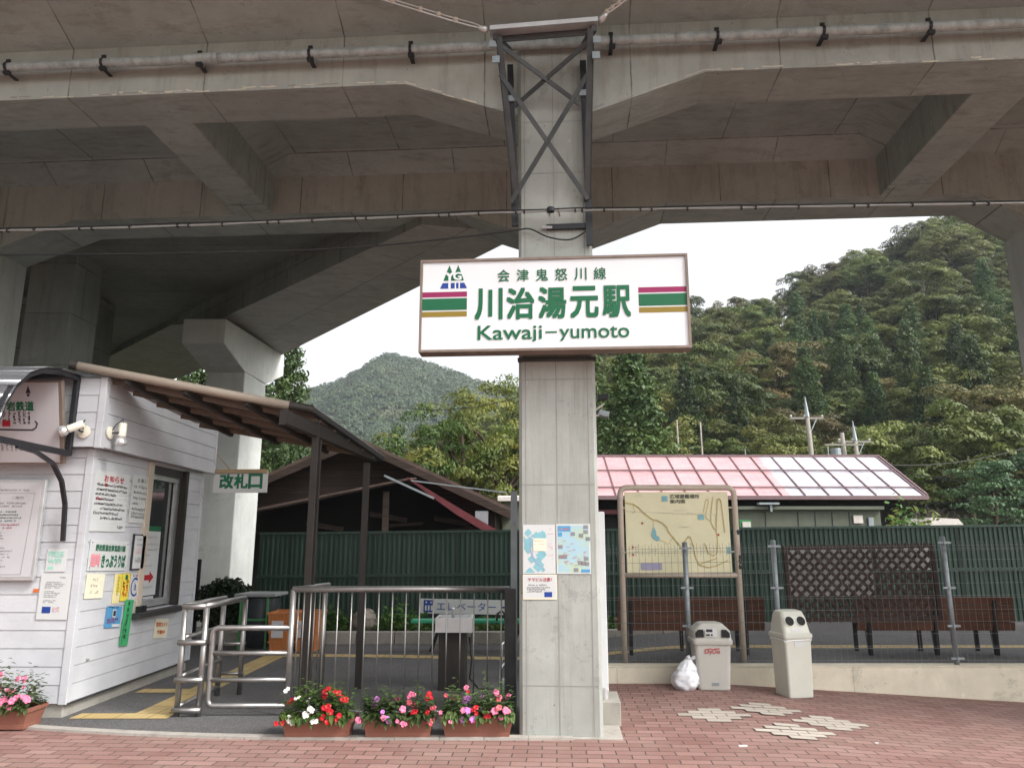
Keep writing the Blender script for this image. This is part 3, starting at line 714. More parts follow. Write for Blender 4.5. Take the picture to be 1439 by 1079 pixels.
mb = MB(); SP.spaced(mb, '会津鬼怒川線', sx(462), sy(700, 181), sx(960), sy(700, 126), gap=.62, bold=.012); mb.build('lettering', 'ink_green', sg)
mb = MB(); SP.spaced(mb, '川治湯元駅', sx(360), sy(700, 350), sx(1066), sy(700, 214), gap=.2, bold=.028); mb.build('lettering', 'ink_green', sg)
for wd_, xa_, xb_ in (('Kawaji', 372, 664), ('yumoto', 745, 1057)): mb = MB(); SP.textb(mb, wd_, sx(xa_), sx(xb_), sy(700, 443), .185, bold=.010); mb.build('lettering', 'ink_green', sg)
mb = MB(); SP.rect(mb, sx(680), sy(700, 418), sx(733), sy(700, 411), .0045); mb.build('lettering', 'ink_green', sg)
em = MB(); X = lambda q: sx(q); Y = lambda q: sy(256, q)
SP.poly(em, [(X(208), Y(182)), (X(238), Y(110)), (X(238), Y(182))][::1], .002)
for apx in (236, 277):
    SP.poly(em, [(X(apx-16), Y(150)), (X(apx+16), Y(150)), (X(apx), Y(109))], .0021); SP.poly(em, [(X(apx-28), Y(182)), (X(apx+28), Y(182)), (X(apx+12), Y(140)), (X(apx-12), Y(140))], .0023)
em.v = em.v[3:]; em.f = [tuple(i-3 for i in f_) for f_ in em.f[1:]]; em.mi = em.mi[1:]
emb = em.build('emblem', 'ink_green', sg)
mb = MB(); SP.poly(mb, [(X(193), Y(218)), (X(320), Y(218)), (X(306), Y(192)), (X(205), Y(192))], .0021); mb.build('emblem', 'ink_blue', sg)
mb = MB(); SP.text(mb, 'Y', X(220), Y(176), X(256), Y(146), .0032, .05); SP.text(mb, 'G', X(256), Y(178), X(292), Y(144), .0032, .03)
SP.rect(mb, X(232), Y(218), X(243), Y(176), .0031); SP.rect(mb, X(262), Y(218), X(268), Y(182), .0031); SP.rect(mb, X(280), Y(218), X(286), Y(182), .0031); mb.build('emblem_letters', 'sign_face', sg)

# posters on the column
def on_column(pts): return Panel.quad(*[aP(x, y, vp(0, -.004), VV) for x, y in pts])
def poster(name, label, cat, pn, mat, th=.002, group=None):
    mb = MB(); pn.slab(mb, th); o = mb.build(name, mat); return tag(o, label, cat, group)
random.seed(3)
pn = on_column([(735, 737), (780, 737), (781, 806), (735, 806)])
o = poster('map_poster', 'faded blue river map poster at upper left on the central column', 'poster', pn, 'paper'); w, h = pn.w, pn.h
mb = MB()
for k in range(26):
    x, y = random.random()*w*.7, random.random()*h*.85; r = random.uniform(.015, .05)
    x0, x1 = max(.01, x-r), min(w*.72, x+r); pn.poly(mb, [(x0, y), (x, max(.01, y-r)), (x1, y), (x, min(h*.92, y+r))], .003+k*2e-5)
mb.build('map_water', 'map_blue', o)
mb = MB(); pn.line(mb, [(w*.28, h*.8), (w*.22, h*.6), (w*.25, h*.42), (w*.4, h*.25), (w*.68, h*.08)], .007, .0042); pn.line(mb, [(w*.35, h*.75), (w*.3, h*.5), (w*.3, h*.3)], .005, .0043); mb.build('map_line', 'map_violet', o)
mb = MB(); pn.rect(mb, w*.32, h*.46, w*.72, h*.72, .005); mb.build('note', 'paper_cream', o)
mb = MB(); [pn.scribble(mb, w*.35, h*q, w*.7, 0, .010, .9, .006) for q in (.65, .59)]; [pn.scribble(mb, w*.78, h*q, w*.97, 0, .011, .7, .004) for q in (.9, .8, .6, .54, .5, .36, .3)]; mb.build('lettering', 'ink_pink', o)
pn2 = on_column([(781, 736), (829, 736), (831, 806), (783, 806)])
o = poster('area_map_poster', 'pale blue illustrated area map with small photographs, upper right on central column', 'poster', pn2, 'paper'); w, h = pn2.w, pn2.h
mb = MB(); pn2.rect(mb, .012, .012, w-.012, h-.012, .0026); 
t = NT('map_paleblue'); t.base(t.mix(t.ramp(t.noise(t.pos(), 9, 3), [(.4, 0.), (.6, 1.)]), (.34, .50, .57), (.42, .52, .38))); mb.build('map_field', 'map_paleblue', o)
mb = MB()
for fx_, fy in ((.8, .9), (.8, .8), (.86, .66), (.42, .76), (.66, .73), (.05, .5), (.06, .3), (.18, .3), (.8, .26), (.62, .18), (.72, .17), (.82, .16), (.5, .04)):
    pn2.rect(mb, w*fx_, h*fy, w*(fx_+.13), h*(fy+.075), .0042)
mb.build('photograph', 'ink_grey', o)
mb = MB(); pn2.rect(mb, w*.04, h*.85, w*.42, h*.96, .0042); pn2.rect(mb, w*.05, h*.75, w*.17, h*.83, .0042); pn2.rect(mb, w*.72, h*.03, w*.97, h*.09, .0042); mb.build('title_block', 'paper_blue', o)
mb = MB(); pn2.scribble(mb, w*.08, h*.88, w*.4, 0, .018, 1, .005)
for k in range(26): a, b = random.uniform(.1, .85)*w, random.uniform(.15, .72)*h; pn2.scribble(mb, a, b, a+.03, 0, .009, 1, .0046)
mb.build('lettering', 'ink_orange', o)
pn3 = on_column([(735, 807), (782, 807), (783, 842), (735, 842)])
o = poster('leech_warning_notice', 'cream paper warning notice with red heading below the map poster on the column', 'notice', pn3, 'paper_cream'); w, h = pn3.w, pn3.h
mb = MB(); pn3.rect(mb, .008, .012, w-.008, h-.006, .0026); mb.build('sheet', 'paper', o)
mb = MB(); pn3.text(mb, 'ヤマビル注意！', w*.15, h*.73, w*.85, h*.88, bold=.01); mb.build('lettering', 'ink_red', o)
mb = MB(); [pn3.scribble(mb, w*.12, h*q, w*b, 0, .013, .95) for q, b in ((.55, .75), (.45, .82), (.37, .7), (.29, .6))]; mb.build('lettering', 'ink_black', o)
mb = MB(); pn3.rect(mb, w*.63, h*.1, w*.86, h*.3, .004); mb.build('photograph', 'ink_blue', o)

# pale downpipe at the right of the column, grey post at its left, floodlights behind
o = thing('cable_cover', 'white vertical cable cover standing against the right side of the central column', 'cover', tuple(vp(.4, .5)))
mb = MB(); p0 = aP(850, 948, vp(0, .55), VV); p1 = aP(840.5, 698, vp(0, .55), VV); mb.obox(Vector((p0.x-.03, p0.y, .27)), (.062, -.004, 0), (0, .05, 0), (0, 0, 1.58)); mb.build('cover', 'white_plastic', o, bevel=.006)
mb = MB(); mb.tube([(p0.x, p0.y+.02, .2), (p0.x, p0.y+.02, .3)], .03, 10); mb.beam((p0.x-.05, p0.y+.02, .17), (p0.x+.05, p0.y+.02, .17), .03, .03); mb.build('foot', 'steel_light', o)
o = thing('grey_pole', 'short pale grey square post standing behind the left side of the central column', 'post', (0, 7.6, 0))
q0 = aY(722.5, 690, 7.75); mb = MB(); mb.box((q0.x-.035, 7.72, .0), (q0.x+.03, 7.78, q0.z)); mb.build('post', 'galvanised', o, bevel=.006)
o = thing('floodlight', 'small grey floodlight on an arm at the right side of the central column', 'floodlight', tuple(vp(.35, .5, 2.9)))
c = aY(848, 584, 7.3); mb = MB(); mb.obox(c+Vector((-.05, 0, .01)), (.1, .0, -.025), (0, .09, 0), (.015, 0, .055)); mb.build('lamp_housing', 'galvanised', o, bevel=.005)
c = aY(846, 562, 7.3); mb = MB(); mb.obox(c+Vector((-.04, 0, 0)), (.11, 0, .012), (0, .09, 0), (0, 0, .055)); mb.build('lamp_housing', 'black_metal', o, bevel=.005)
mb = MB(); mb.tube([aY(834, 578, 7.3), aY(848, 568, 7.3)], .011, 6); mb.tube([aY(834, 585, 7.3), aY(842, 583, 7.3)], .011, 6); mb.build('arm', 'steel_light', o)
#@@PART3
# ================================================================== TICKET BOOTH
BX, BY, BY2 = -4.08, 7.33, 10.0
bo = thing('ticket_booth', 'white weatherboarded ticket booth with a deeper upper fascia and side window', 'booth', (-5.5, 8.6, 0))
def boards(mb, p, right, L, z0, z1, nrm, step=.16, skip=None):
    """lapped boards: each leans out a little at its foot"""
    p = Vector(p); right = Vector(right).normalized(); nrm = Vector(nrm); z = z0
    while z < z1-.01:
        zt_ = min(z+step-.004, z1)
        spans = [(0, L)]
        if skip and skip[2] < zt_ and skip[3] > z: spans = [(0, skip[0]), (skip[1], L)]
        for a, b in spans:
            o_ = p+right*a+ZZ*(z-p.z)
            mb.prism([o_, o_+nrm*.014, o_+nrm*.008+ZZ*(zt_-z), o_+ZZ*(zt_-z)], right*(b-a))
        z += step
WY0, WY1, WZ0, WZ1 = 8.46, 9.50, .84, 2.44
mb = MB(); boards(mb, (-7.4, BY, .134), (1, 0, 0), 7.4+BX-.03, .134, 2.46, (0, -1, 0)); mb.build('wall', 'white_board', bo)
mb = MB(); boards(mb, (BX, BY+.03, .134), (0, 1, 0), BY2-BY-.06, .134, 2.46, (1, 0, 0), skip=(WY0-BY-.03, WY1-BY-.03, WZ0, WZ1)); mb.build('wall', 'white_board', bo)
mb = MB(); mb.box((-7.4, BY+.012, -.02), (BX-.015, BY2, .15)); mb.build('foundation', 'concrete_block', bo, bevel=.01)
mb = MB(); mb.box((-7.4, BY+.004, .15), (BX-.28, BY2-.01, 3.05))
mb.box((BX-.28, BY+.004, .15), (BX-.004, WY0, 2.6)); mb.box((BX-.28, WY1, .15), (BX-.004, BY2-.01, 2.6)); mb.box((BX-.28, WY0, .15), (BX-.004, WY1, WZ0)); mb.box((BX-.28, WY0, WZ1), (BX-.004, WY1, 2.6)); mb.build('wall_core', 'panel_pink', bo)
mb = MB()
mb.box((BX-.05, BY-.022, .125), (BX+.024, BY+.045, 2.46)); mb.build('corner_trim', 'white_board', bo, bevel=.004)
mb = MB(); mb.box((BX-.02, BY2-.05, .125), (BX+.022, BY2+.01, 2.46)); mb.build('corner_trim', 'white_board', bo, bevel=.004)
mb = MB(); mb.beam((BX+.02, BY, .128), (BX+.02, BY2, .128), .012, .02); mb.build('drip_edge', 'steel_grey', bo)
PX, PY, PY2, PZ0, PZ1 = -3.976, 7.23, 10.08, 2.47, 3.14
mb = MB(); boards(mb, (-7.4, PY, PZ0), (1, 0, 0), 7.4+PX-.03, PZ0, PZ1, (0, -1, 0), step=.168); boards(mb, (PX, PY+.03, PZ0), (0, 1, 0), PY2-PY-.05, PZ0, PZ1, (1, 0, 0), step=.168)
mb.build('fascia', 'white_board', bo)
mb = MB(); mb.box((-7.4, PY+.004, PZ0+.005), (PX-.004, PY2, PZ1+.01)); mb.build('fascia_core', 'panel_pink', bo)
mb = MB(); mb.box((PX-.045, PY-.02, PZ0-.012), (PX+.022, PY+.045, PZ1+.012)); mb.build('fascia_trim', 'white_board', bo, bevel=.004)
mb = MB(); mb.box((PX-.03, PY2-.04, PZ0-.012), (PX+.02, PY2+.01, PZ1+.012)); mb.build('fascia_trim', 'white_board', bo, bevel=.004)
mb = MB(); mb.box((-7.4, PY-.03, PZ1+.012), (PX+.03, PY2+.02, PZ1+.04)); mb.build('roof_cap', 'galvanised', bo)
# side window
wn = MB(); 
wn.box((BX-.02, WY0-.02, WZ0-.05), (BX+.035, WY0+.10, WZ1+.02)); win = wn.build('window', 'beige_paint', bo, bevel=.004)
mb = MB(); mb.box((BX-.05, WY1-.06, WZ0), (BX+.03, WY1+.01, WZ1)); mb.build('frame', 'brown_post', win)
mb = MB(); mb.box((BX-.10, WY0+.1, WZ1-.09), (BX-.02, WY1-.06, WZ1)); mb.build('frame', 'steel_grey', win)
mb = MB(); x0 = BX-.09
mb.box((x0, WY0+.10, WZ0+.02), (x0+.03, WY1-.06, WZ0+.10)); mb.box((x0, WY0+.10, WZ1-.15), (x0+.03, WY1-.06, WZ1-.09)); mb.box((x0, WY1-.15, WZ0+.1), (x0+.03, WY1-.10, WZ1-.15)); mb.build('sash', 'steel_light', win)
mb = MB(); mb.box((x0-.02, WY0+.10, WZ0), (x0-.012, WY1-.05, WZ1)); mb.build('pane', 'window_glass', win)
mb = MB(); mb.box((BX-.05, WY0-.06, WZ0-.07), (BX+.10, WY1+.06, WZ0-.01)); mb.build('sill', 'steel_grey', win, bevel=.004)
mb = MB(); mb.box((BX+.04, WY0-.04, WZ0-.01), (BX+.085, WY0+.03, WZ0+.06)); mb.box((BX+.04, WY0+.05, WZ0-.01), (BX+.085, WY0+.12, WZ0+.06)); mb.build('latch', 'black_metal', win)
mb = MB(); pw = Panel((x0-.008, 8.62, .98), (0, 1, 0), ZZ, .52, .78)
pw.slab(mb, .002); o = tag(mb.build('window_notice', 'paper'), 'white notice with green heading and red arrow behind the booth window', 'notice')
mb = MB(); pw.rect(mb, .0, .72, .52, .78); mb.build('heading', 'ink_green', o)
mb = MB(); pw.poly(mb, [(.03, .17), (.33, .17), (.33, .13), (.44, .20), (.33, .27), (.33, .23), (.03, .23)]); mb.build('arrow', 'ink_red', o)
mb = MB(); [pw.scribble(mb, .04, q, b, 0, .028, .9, sw=.1) for q, b in ((.64, .45), (.56, .5), (.5, .46), (.44, .3), (.32, .4), (.08, .45))]; mb.build('lettering', 'ink_grey', o)
mb = MB(); pw2 = Panel((x0-.008, 8.60, .86), (0, 1, 0), ZZ, .5, .11); pw2.slab(mb, .002); o = tag(mb.build('blue_strip', 'panel_pink'), 'strip of blue lettering at the foot of the booth window', 'sticker')
mb = MB(); pw2.scribble(mb, .01, .012, .5, 0, .085, 1, sw=.24); mb.build('lettering', 'ink_blue', o)

def on_side(pts, x=BX+.016):
    return Panel.quad(*[aX(a, b, x) for a, b in pts])
def note(name, label, cat, pts, mat, th=.004, front=False, d=.0):
    if front: pn = Panel.quad(*[aY(a, b, BY-.018-d) for a, b in pts])
    else: pn = on_side(pts, BX+.017+d)
    # keep it flat on its wall and upright
    mb = MB(); pn.slab(mb, th); o = tag(mb.build(name, mat), label, cat); return o, pn, pn.w, pn.h
random.seed(11)
o, pn, w, h = note('notice_board', 'white board headed in red above the ticket sign on the booth side wall', 'notice', [(133, 660), (183, 667), (174, 748), (122, 745)], 'paper')
mb = MB(); pn.spaced(mb, 'お知らせ', w*.28, h*.83, w*.82, h*.93, gap=.35, d=.007, bold=.02); mb.build('heading', 'ink_red', o)
mb = MB()
for q, a, b in ((.745, .1, .97), (.665, .1, .95), (.59, .08, .65), (.51, .1, .62), (.43, .08, .85), (.35, .25, .97), (.275, .08, .8), (.195, .27, .9)): pn.scribble(mb, w*a, h*q, w*b, 0, h*.048, 1, .0065, sw=.2)
pn.spaced(mb, '会津鬼怒', w*.72, h*.04, w*.95, h*.09, gap=.4, d=.0065) if False else pn.scribble(mb, w*.76, h*.05, w*.97, 0, h*.05, 1, .0065)
mb.build('lettering', 'ink_black', o)
mb = MB(); pn.scribble(mb, w*.1, h*.51, w*.28, 0, h*.05, 1, .0072, sw=.3); pn.scribble(mb, w*.3, h*.745, w*.42, 0, h*.05, 1, .0072, sw=.3); mb.build('lettering', 'ink_red', o)
o, pn, w, h = note('request_notice', 'narrow white request notice beside the window, right of the red-headed board', 'notice', [(187, 667), (212, 671), (205, 737), (180, 733)], 'paper')
mb = MB(); pn.spaced(mb, 'お願い', w*.25, h*.86, w*.78, h*.94, gap=.4, d=.007); mb.build('heading', 'ink_black', o)
mb = MB(); [pn.scribble(mb, w*.1, h*q, w*b, 0, h*.065, .95, .0065, sw=.14) for q, b in ((.73, .95), (.61, .95), (.49, .9), (.38, .45), (.26, .9), (.17, .9), (.1, .85))]; mb.build('lettering', 'ink_black', o)
o, pn, w, h = note('ticket_sign', 'white ticket counter sign with black writing and two faded pink characters', 'sign', [(126.7, 757), (181, 761), (177, 801.5), (122.5, 802)], 'paper', .006)
mb = MB(); pn.text(mb, '野岩鉄道会津鬼怒川線', w*.13, h*.64, w*.9, h*.85, d=.009, bold=.03); pn.text(mb, 'きっぷうりば', w*.31, h*.12, w*.93, h*.52, d=.009, bold=.04); mb.build('lettering', 'ink_dark_green', o)
mb = MB(); pn.text(mb, '臨時', w*.05, h*.14, w*.27, h*.54, d=.009, bold=.04); mb.build('lettering', 'ink_pink', o)
mb = MB(); [mb.tube([pn.p(a, b, .006), pn.p(a, b, .009)], .006, 6) for a, b in ((.03, .03), (w-.03, .03), (.03, h-.03), (w-.03, h-.03))]; mb.build('screw', 'ink_black', o)
o, pn, w, h = note('framed_notice', 'small black framed notice beside the window post on the booth', 'notice', [(187, 750), (205, 751), (199.5, 800), (182, 801)], 'ink_black', .016)
mb = MB(); pn.rect(mb, .015, .015, w-.015, h-.015, .018); mb.build('sheet', 'paper', o)
mb = MB(); [pn.scribble(mb, w*.2, h*q, w*b, 0, .022, .9, .0195) for q, b in ((.82, .8), (.68, .85), (.3, .85), (.24, .8), (.2, .85))]; mb.build('lettering', 'ink_grey', o)
mb = MB(); [pn.scribble(mb, w*.2, h*q, w*b, 0, .022, .9, .0195) for q, b in ((.56, .6), (.5, .75), (.45, .7))]; mb.build('lettering', 'ink_pink', o)
o, pn, w, h = note('cream_notice', 'cream paper with three faint lines under the ticket sign', 'notice', [(121.6, 806), (146.7, 806), (144, 840), (118, 841)], 'paper_cream')
mb = MB(); [pn.scribble(mb, w*.25, h*q, w*b, 0, .032, .8, .0065, sw=.1) for q, b in ((.7, .7), (.45, .75), (.2, .75))]; mb.build('lettering', 'joint', o)
o, pn, w, h = note('yellow_notice', 'pale yellow vertical paper strip left of the bright yellow sticker', 'notice', [(161, 806), (171, 806), (167, 847), (157, 848)], 'paper_yellow_pale')
mb = MB(); pn.rect(mb, w*.35, h*.35, w*.95, h*.98, .0055); mb.build('band', 'paper_yellow', o)
mb = MB(); pn.scribble(mb, w*.45, h*.25, 0, h*.95, .034, .95, .007, vertical=True); mb.build('lettering', 'ink_grey', o)
o, pn, w, h = note('yellow_sticker', 'bright yellow vertical sticker with orange writing above the green strip', 'sticker', [(171.5, 806), (182, 805), (180, 844), (169, 844)], 'paper_yellow', d=.003)
mb = MB(); pn.scribble(mb, w*.1, h*.05, 0, h*.75, .055, 1, .0085, vertical=True, sw=.24); pn.scribble(mb, w*.55, h*.1, 0, h*.8, .045, 1, .0085, vertical=True, sw=.24); mb.build('lettering', 'ink_orange', o)
mb = MB(); mb.tube([pn.p(w*.5, h*.86, .006), pn.p(w*.5, h*.86, .008)], .028, 12); mb.build('symbol', 'ink_dark_green', o)
o, pn, w, h = note('round_mark_sticker', 'white sticker with a dark ring mark beside the window post', 'sticker', [(183, 805), (197, 805), (193.5, 844), (181, 844)], 'paper')
mb = MB()
for k in range(20):
    a, b = R(k*18), R(k*18+18); c_ = (w*.5, h*.5); r0, r1 = w*.34, w*.43
    pn.poly(mb, [(c_[0]+math.cos(a)*r0, c_[1]+math.sin(a)*r0*1.1), (c_[0]+math.cos(a)*r1, c_[1]+math.sin(a)*r1*1.1), (c_[0]+math.cos(b)*r1, c_[1]+math.sin(b)*r1*1.1), (c_[0]+math.cos(b)*r0, c_[1]+math.sin(b)*r0*1.1)], .006)
pn.line(mb, [(w*.45, h*.62), (w*.6, h*.5), (w*.42, h*.38)], .012, .0062); pn.line(mb, [(w*.4, h*.5), (w*.55, h*.58)], .01, .0063); pn.line(mb, [(w*.5, h*.46), (w*.62, h*.4)], .01, .0063); mb.build('mark', 'ink_blue', o)
mb = MB(); pn.scribble(mb, w*.15, h*.86, w*.9, 0, .028, .9, .006); pn.scribble(mb, w*.3, h*.04, w*.8, 0, .02, .6, .006); mb.build('lettering', 'ink_magenta', o)
o, pn, w, h = note('green_strip', 'long narrow green paper strip with dark vertical writing on the booth', 'notice', [(175, 842), (186.5, 842), (180, 907), (168.5, 907)], 'paper_green', d=.007)
mb = MB(); pn.scribble(mb, w*.3, h*.08, 0, h*.97, h*.115, 1, .0085, vertical=True, sw=.16); pn.scribble(mb, w*.12, h*.05, 0, h*.5, h*.05, 1, .0085, vertical=True, sw=.16); mb.build('lettering', 'ink_black', o)
o, pn, w, h = note('blue_sticker', 'square blue sticker with a small dark screen picture left of the green strip', 'sticker', [(150, 851.6), (171, 851.6), (168, 881), (146, 882)], 'paper_blue')
mb = MB(); pn.rect(mb, w*.4, h*.48, w*.62, h*.85, .006); mb.build('picture_frame', 'paper', o)
mb = MB(); pn.rect(mb, w*.43, h*.54, w*.59, h*.80, .008); pn.scribble(mb, w*.1, h*.9, w*.8, 0, .025, .9, .006); mb.build('picture', 'ink_black', o)
mb = MB(); pn.scribble(mb, w*.08, h*.32, w*.95, 0, .04, 1, .006); pn.scribble(mb, w*.08, h*.2, w*.7, 0, .03, 1, .006); mb.build('lettering', 'ink_magenta', o)
mb = MB(); pn.rect(mb, w*.45, h*.03, w*.97, h*.16, .006); mb.build('label', 'paper', o)
o, pn, w, h = note('camera_notice', 'cream notice with orange writing under the booth window sill', 'notice', [(217.6, 869), (236, 869), (234, 896), (216, 896)], 'paper_cream')
mb = MB(); pn.text(mb, '監視カメラ', w*.08, h*.58, w*.92, h*.82, d=.0065, bold=.02); pn.text(mb, '作動中', w*.2, h*.2, w*.8, h*.42, d=.0065, bold=.02); mb.build('lettering', 'ink_orange', o)
mb = MB(); pn_ = on_side([(121, 925), (125, 925), (124.5, 928), (120.5, 928)]); pn_.slab(mb, .008); tag(mb.build('wall_plug', 'joint'), 'tiny grey plug low on the booth side wall', 'plug')
# front wall notices
o, pn, w, h = note('wifi_notice', 'small pale green lettered paper on the booth front beside the corner', 'notice', [(66.5, 771), (94, 771), (93, 803), (64.5, 803)], 'paper', front=True)
mb = MB(); pn.text(mb, 'FREE', w*.1, h*.66, w*.85, h*.88, .0065, .03); pn.text(mb, 'WiFi', w*.1, h*.36, w*.75, h*.58, .0065, .03); pn.rect(mb, w*.1, h*.1, w*.38, h*.24, .006)
t = NT('ink_mint'); t.base((.30, .56, .46)); mb.build('lettering', 'ink_mint', o)
o, pn, w, h = note('information_sheet', 'white printed sheet in clear cover low on the booth front', 'notice', [(57, 806), (99.5, 806), (96, 870.5), (52.5, 870)], 'paper', front=True)
mb = MB(); pn.scribble(mb, w*.62, h*.9, w*.85, 0, .018, 1, .006); [pn.scribble(mb, w*.16, h*q, w*b, 0, .013, .9, .006) for q, b in ((.8, .75), (.76, .8), (.72, .78), (.68, .7), (.6, .5), (.56, .72), (.52, .7), (.48, .6), (.4, .6), (.36, .55))]; mb.build('lettering', 'ink_grey', o)
mb = MB(); pn.rect(mb, w*.16, h*.14, w*.44, h*.28, .006); mb.build('picture', 'ink_blue', o)
mb = MB(); [pn.scribble(mb, w*.5, h*q, w*b, 0, .022, 1, .006) for q, b in ((.22, .8), (.16, .75))]; mb.build('lettering', 'ink_pink', o)
o, pn, w, h = note('orange_sticker', 'tiny orange sticker on the booth front boards', 'sticker', [(47, 827), (54.5, 827), (54.5, 832), (47, 832)], 'ink_orange', front=True)
# large framed notice board
qd = [aY(-60, 672, BY-.06), aY(61, 676, BY-.06), aY(47.5, 812, BY-.06), aY(-78, 812, BY-.06)]
pn = Panel(Vector((-5.72, BY-.035, 1.22)), (1, 0, 0), ZZ, 1.26, .94)
o = thing('timetable_board', 'large white framed notice board on the booth front below the railway sign', 'notice board', tuple(pn.p(.6, 0)))
w, h = pn.w, pn.h
mb = MB(); pn.slab(mb, .04); mb.build('frame', 'steel_light', o, bevel=.006)
mb = MB(); pn.slab(mb, .003, .035, .035, w-.035, h-.035, d=.041); mb.build('sheet', 'panel_pink', o)
mb = MB(); pn.text(mb, 'ご案内', w*.76, h*.80, w*.85, h*.83, .047)
for q, a, b in ((.88, .3, .9), (.75, .3, .88), (.72, .5, .85)): pn.scribble(mb, w*a, h*q, w*b, 0, .02, .9, .0465)
for k in range(13): pn.scribble(mb, w*.35, h*(.46-.03*k), w*random.uniform(.72, .88), 0, .016, .9, .0465)
for a in (([(.05, .86), (.93, .86)]), ([(.93, .86), (.90, .06)]), ([(.05, .06), (.90, .06)])): pn.line(mb, [(w*x, h*y) for x, y in a], .003, .0462)
mb.build('lettering', 'ink_grey', o)
mb = MB(); [pn.scribble(mb, w*.5, h*q, w*b, 0, .018, .9, .0465) for q, b in ((.665, .82), (.635, .83), (.605, .86), (.575, .82))]; mb.build('lettering', 'ink_green', o)
mb = MB(); [pn.scribble(mb, w*.52, h*q, w*b, 0, .018, .9, .0465) for q, b in ((.535, .86), (.505, .8))]; mb.build('lettering', 'ink_red', o)
# railway name board, leaning forward at the top
bl_, br_, tr_ = Vector((-5.75, 7.19, 2.30)), Vector((-4.275, 7.19, 2.30)), Vector((-4.275, 6.99, 3.07))
pn = Panel(bl_, (1, 0, 0), tr_-br_, 1.475, (tr_-br_).length); w, h = pn.w, pn.h
o = thing('railway_sign', 'white railway company sign with green name and route map above the notice board', 'sign', tuple(bl_))
mb = MB(); pn.slab(mb, .05, d=-.05); mb.build('frame', 'sign_frame', o)
mb = MB(); pn.slab(mb, .003, .02, .015, w-.03, h-.02, d=.001); mb.build('face', 'panel_pink', o)
lp = lambda px, py: ((aP(px, py, bl_, pn.n)-pn.o).dot(pn.r), (aP(px, py, bl_, pn.n)-pn.o).dot(pn.u))
x1, y0 = lp(48, 577); x0, y1 = lp(-3, 564)
mb = MB(); pn.text(mb, '野岩鉄道', x0, y0, x1, y1, .006, .03); mb.build('lettering', 'ink_dark_green', o)
mb = MB()
for k in range(8): a, b = lp(46-7*k, 578); pn.scribble(mb, a-.045, b-.13, 0, b, .03, 1, .006, vertical=True, sw=.2)
rp = [lp(x, y) for x, y in ((-20, 603), (46, 604), (51, 601), (53, 595), (50, 592))]; pn.line(mb, rp, .014, .0065)
for k in range(9): a, b = lp(46-6.5*k, 631); pn.scribble(mb, a-.03, b-.02, 0, b+.05, .022, 1, .006, vertical=True)
a, b = lp(40, 548); pn.poly(mb, [(a-.025, b-.03), (a+.025, b-.03), (a, b+.045)], .006); pn.rect(mb, a-.012, b-.06, a+.012, b-.035, .006); mb.build('route_map', 'ink_black', o)
mb = MB(); a, b = lp(4, 599); c_, d_ = lp(15, 592); pn.rect(mb, a, b, c_, d_+.01, .0068); mb.build('station_mark', 'ink_red', o)
mb = MB(); a, b = lp(-25, 622); pn.scribble(mb, a, b, lp(14, 622)[0], 0, .055, 1, .006, sw=.2); mb.build('lettering', 'ink_blue', o)
# curved awning over the front
aw = thing('awning', 'curved smoky awning on a black tubular frame projecting from the booth front', 'awning', (-5.5, 7.2, 2.4))
prof = [(7.2, 3.13), (6.88, 3.125), (6.62, 3.08), (6.42, 2.99), (6.26, 2.84), (6.16, 2.66), (6.09, 2.44)]
for x in (-4.24, -5.4, -6.6):
    mb = MB()
    for (a, za), (b, zb) in zip(prof[:-1], prof[1:]): mb.beam((x, a, za), (x, b-(.01 if b < a else 0), zb), .045, .05, (1, 0, 0))
    mb.beam((x, 7.2, 2.40), (x, 6.09, 2.40), .04, .055, (0, 0, 1)); mb.beam((x, 7.19, 2.38), (x, 7.19, 3.14), .045, .05, (0, 1, 0)); mb.build('frame', 'black_metal', aw, bevel=.004)
    mb = MB(); pb = [(6.42, 2.37), (6.7, 2.35), (6.95, 2.28), (7.12, 2.13), (7.22, 1.92), (7.255, 1.58)]
    for (a, za), (b, zb) in zip(pb[:-1], pb[1:]): mb.beam((x+.01, a, za), (x+.01, b, zb), .03, .04, (1, 0, 0))
    mb.build('bracket', 'black_metal', aw, bevel=.003)
mb = MB()
for (a, za), (b, zb) in zip(prof[:-1], prof[1:]): mb.quad((-7.3, a, za+.03), (-4.2, a, za+.03), (-4.2, b-.005, zb+.03), (-7.3, b-.005, zb+.03))
s_ = mb.build('sheet', 'smoke_sheet', aw, smooth=True); m_ = s_.modifiers.new('thick', 'SOLIDIFY'); m_.thickness = .006
mb = MB(); mb.beam((-7.3, 6.09, 2.44), (-4.2, 6.09, 2.44), .05, .05); mb.build('front_rail', 'black_metal', aw)
# spotlights
def spot(label, base, nrm, head, aim):
    o = thing('spotlight', label, 'spotlight', tuple(base)); nrm = Vector(nrm); base = Vector(base); head = Vector(head); aim = Vector(aim).normalized()
    mb = MB(); mb.tube([base, base+nrm*.018, base+nrm*.03], [.062, .062, .02], 20); mb.build('base', 'cream_plastic', o, smooth=False, bevel=.003)
    mb = MB(); mb.tube([base+nrm*.02, base+nrm*.09, head-aim*.03], .009, 8); mb.build('arm', 'steel_grey', o, smooth=True)
    mb = MB(); mb.tube([base+nrm*.02+ZZ*.01, base+nrm*.06+ZZ*.08, head-aim*.10+ZZ*.03, head-aim*.08], .005, 6); mb.build('cable', 'cable_black', o, smooth=True)
    mb = MB(); mb.tube([head-aim*.09, head-aim*.085, head+aim*.04, head+aim*.045], [.028, .036, .036, .04], 16); mb.build('lamp_holder', 'cream_plastic', o, smooth=True)
    mb = MB(); mb.tube([head+aim*.046, head+aim*.085, head+aim*.115, head+aim*.13, head+aim*.135], [.03, .05, .056, .045, .01], 16); mb.build('bulb', 'glass_bulb', o, smooth=True)
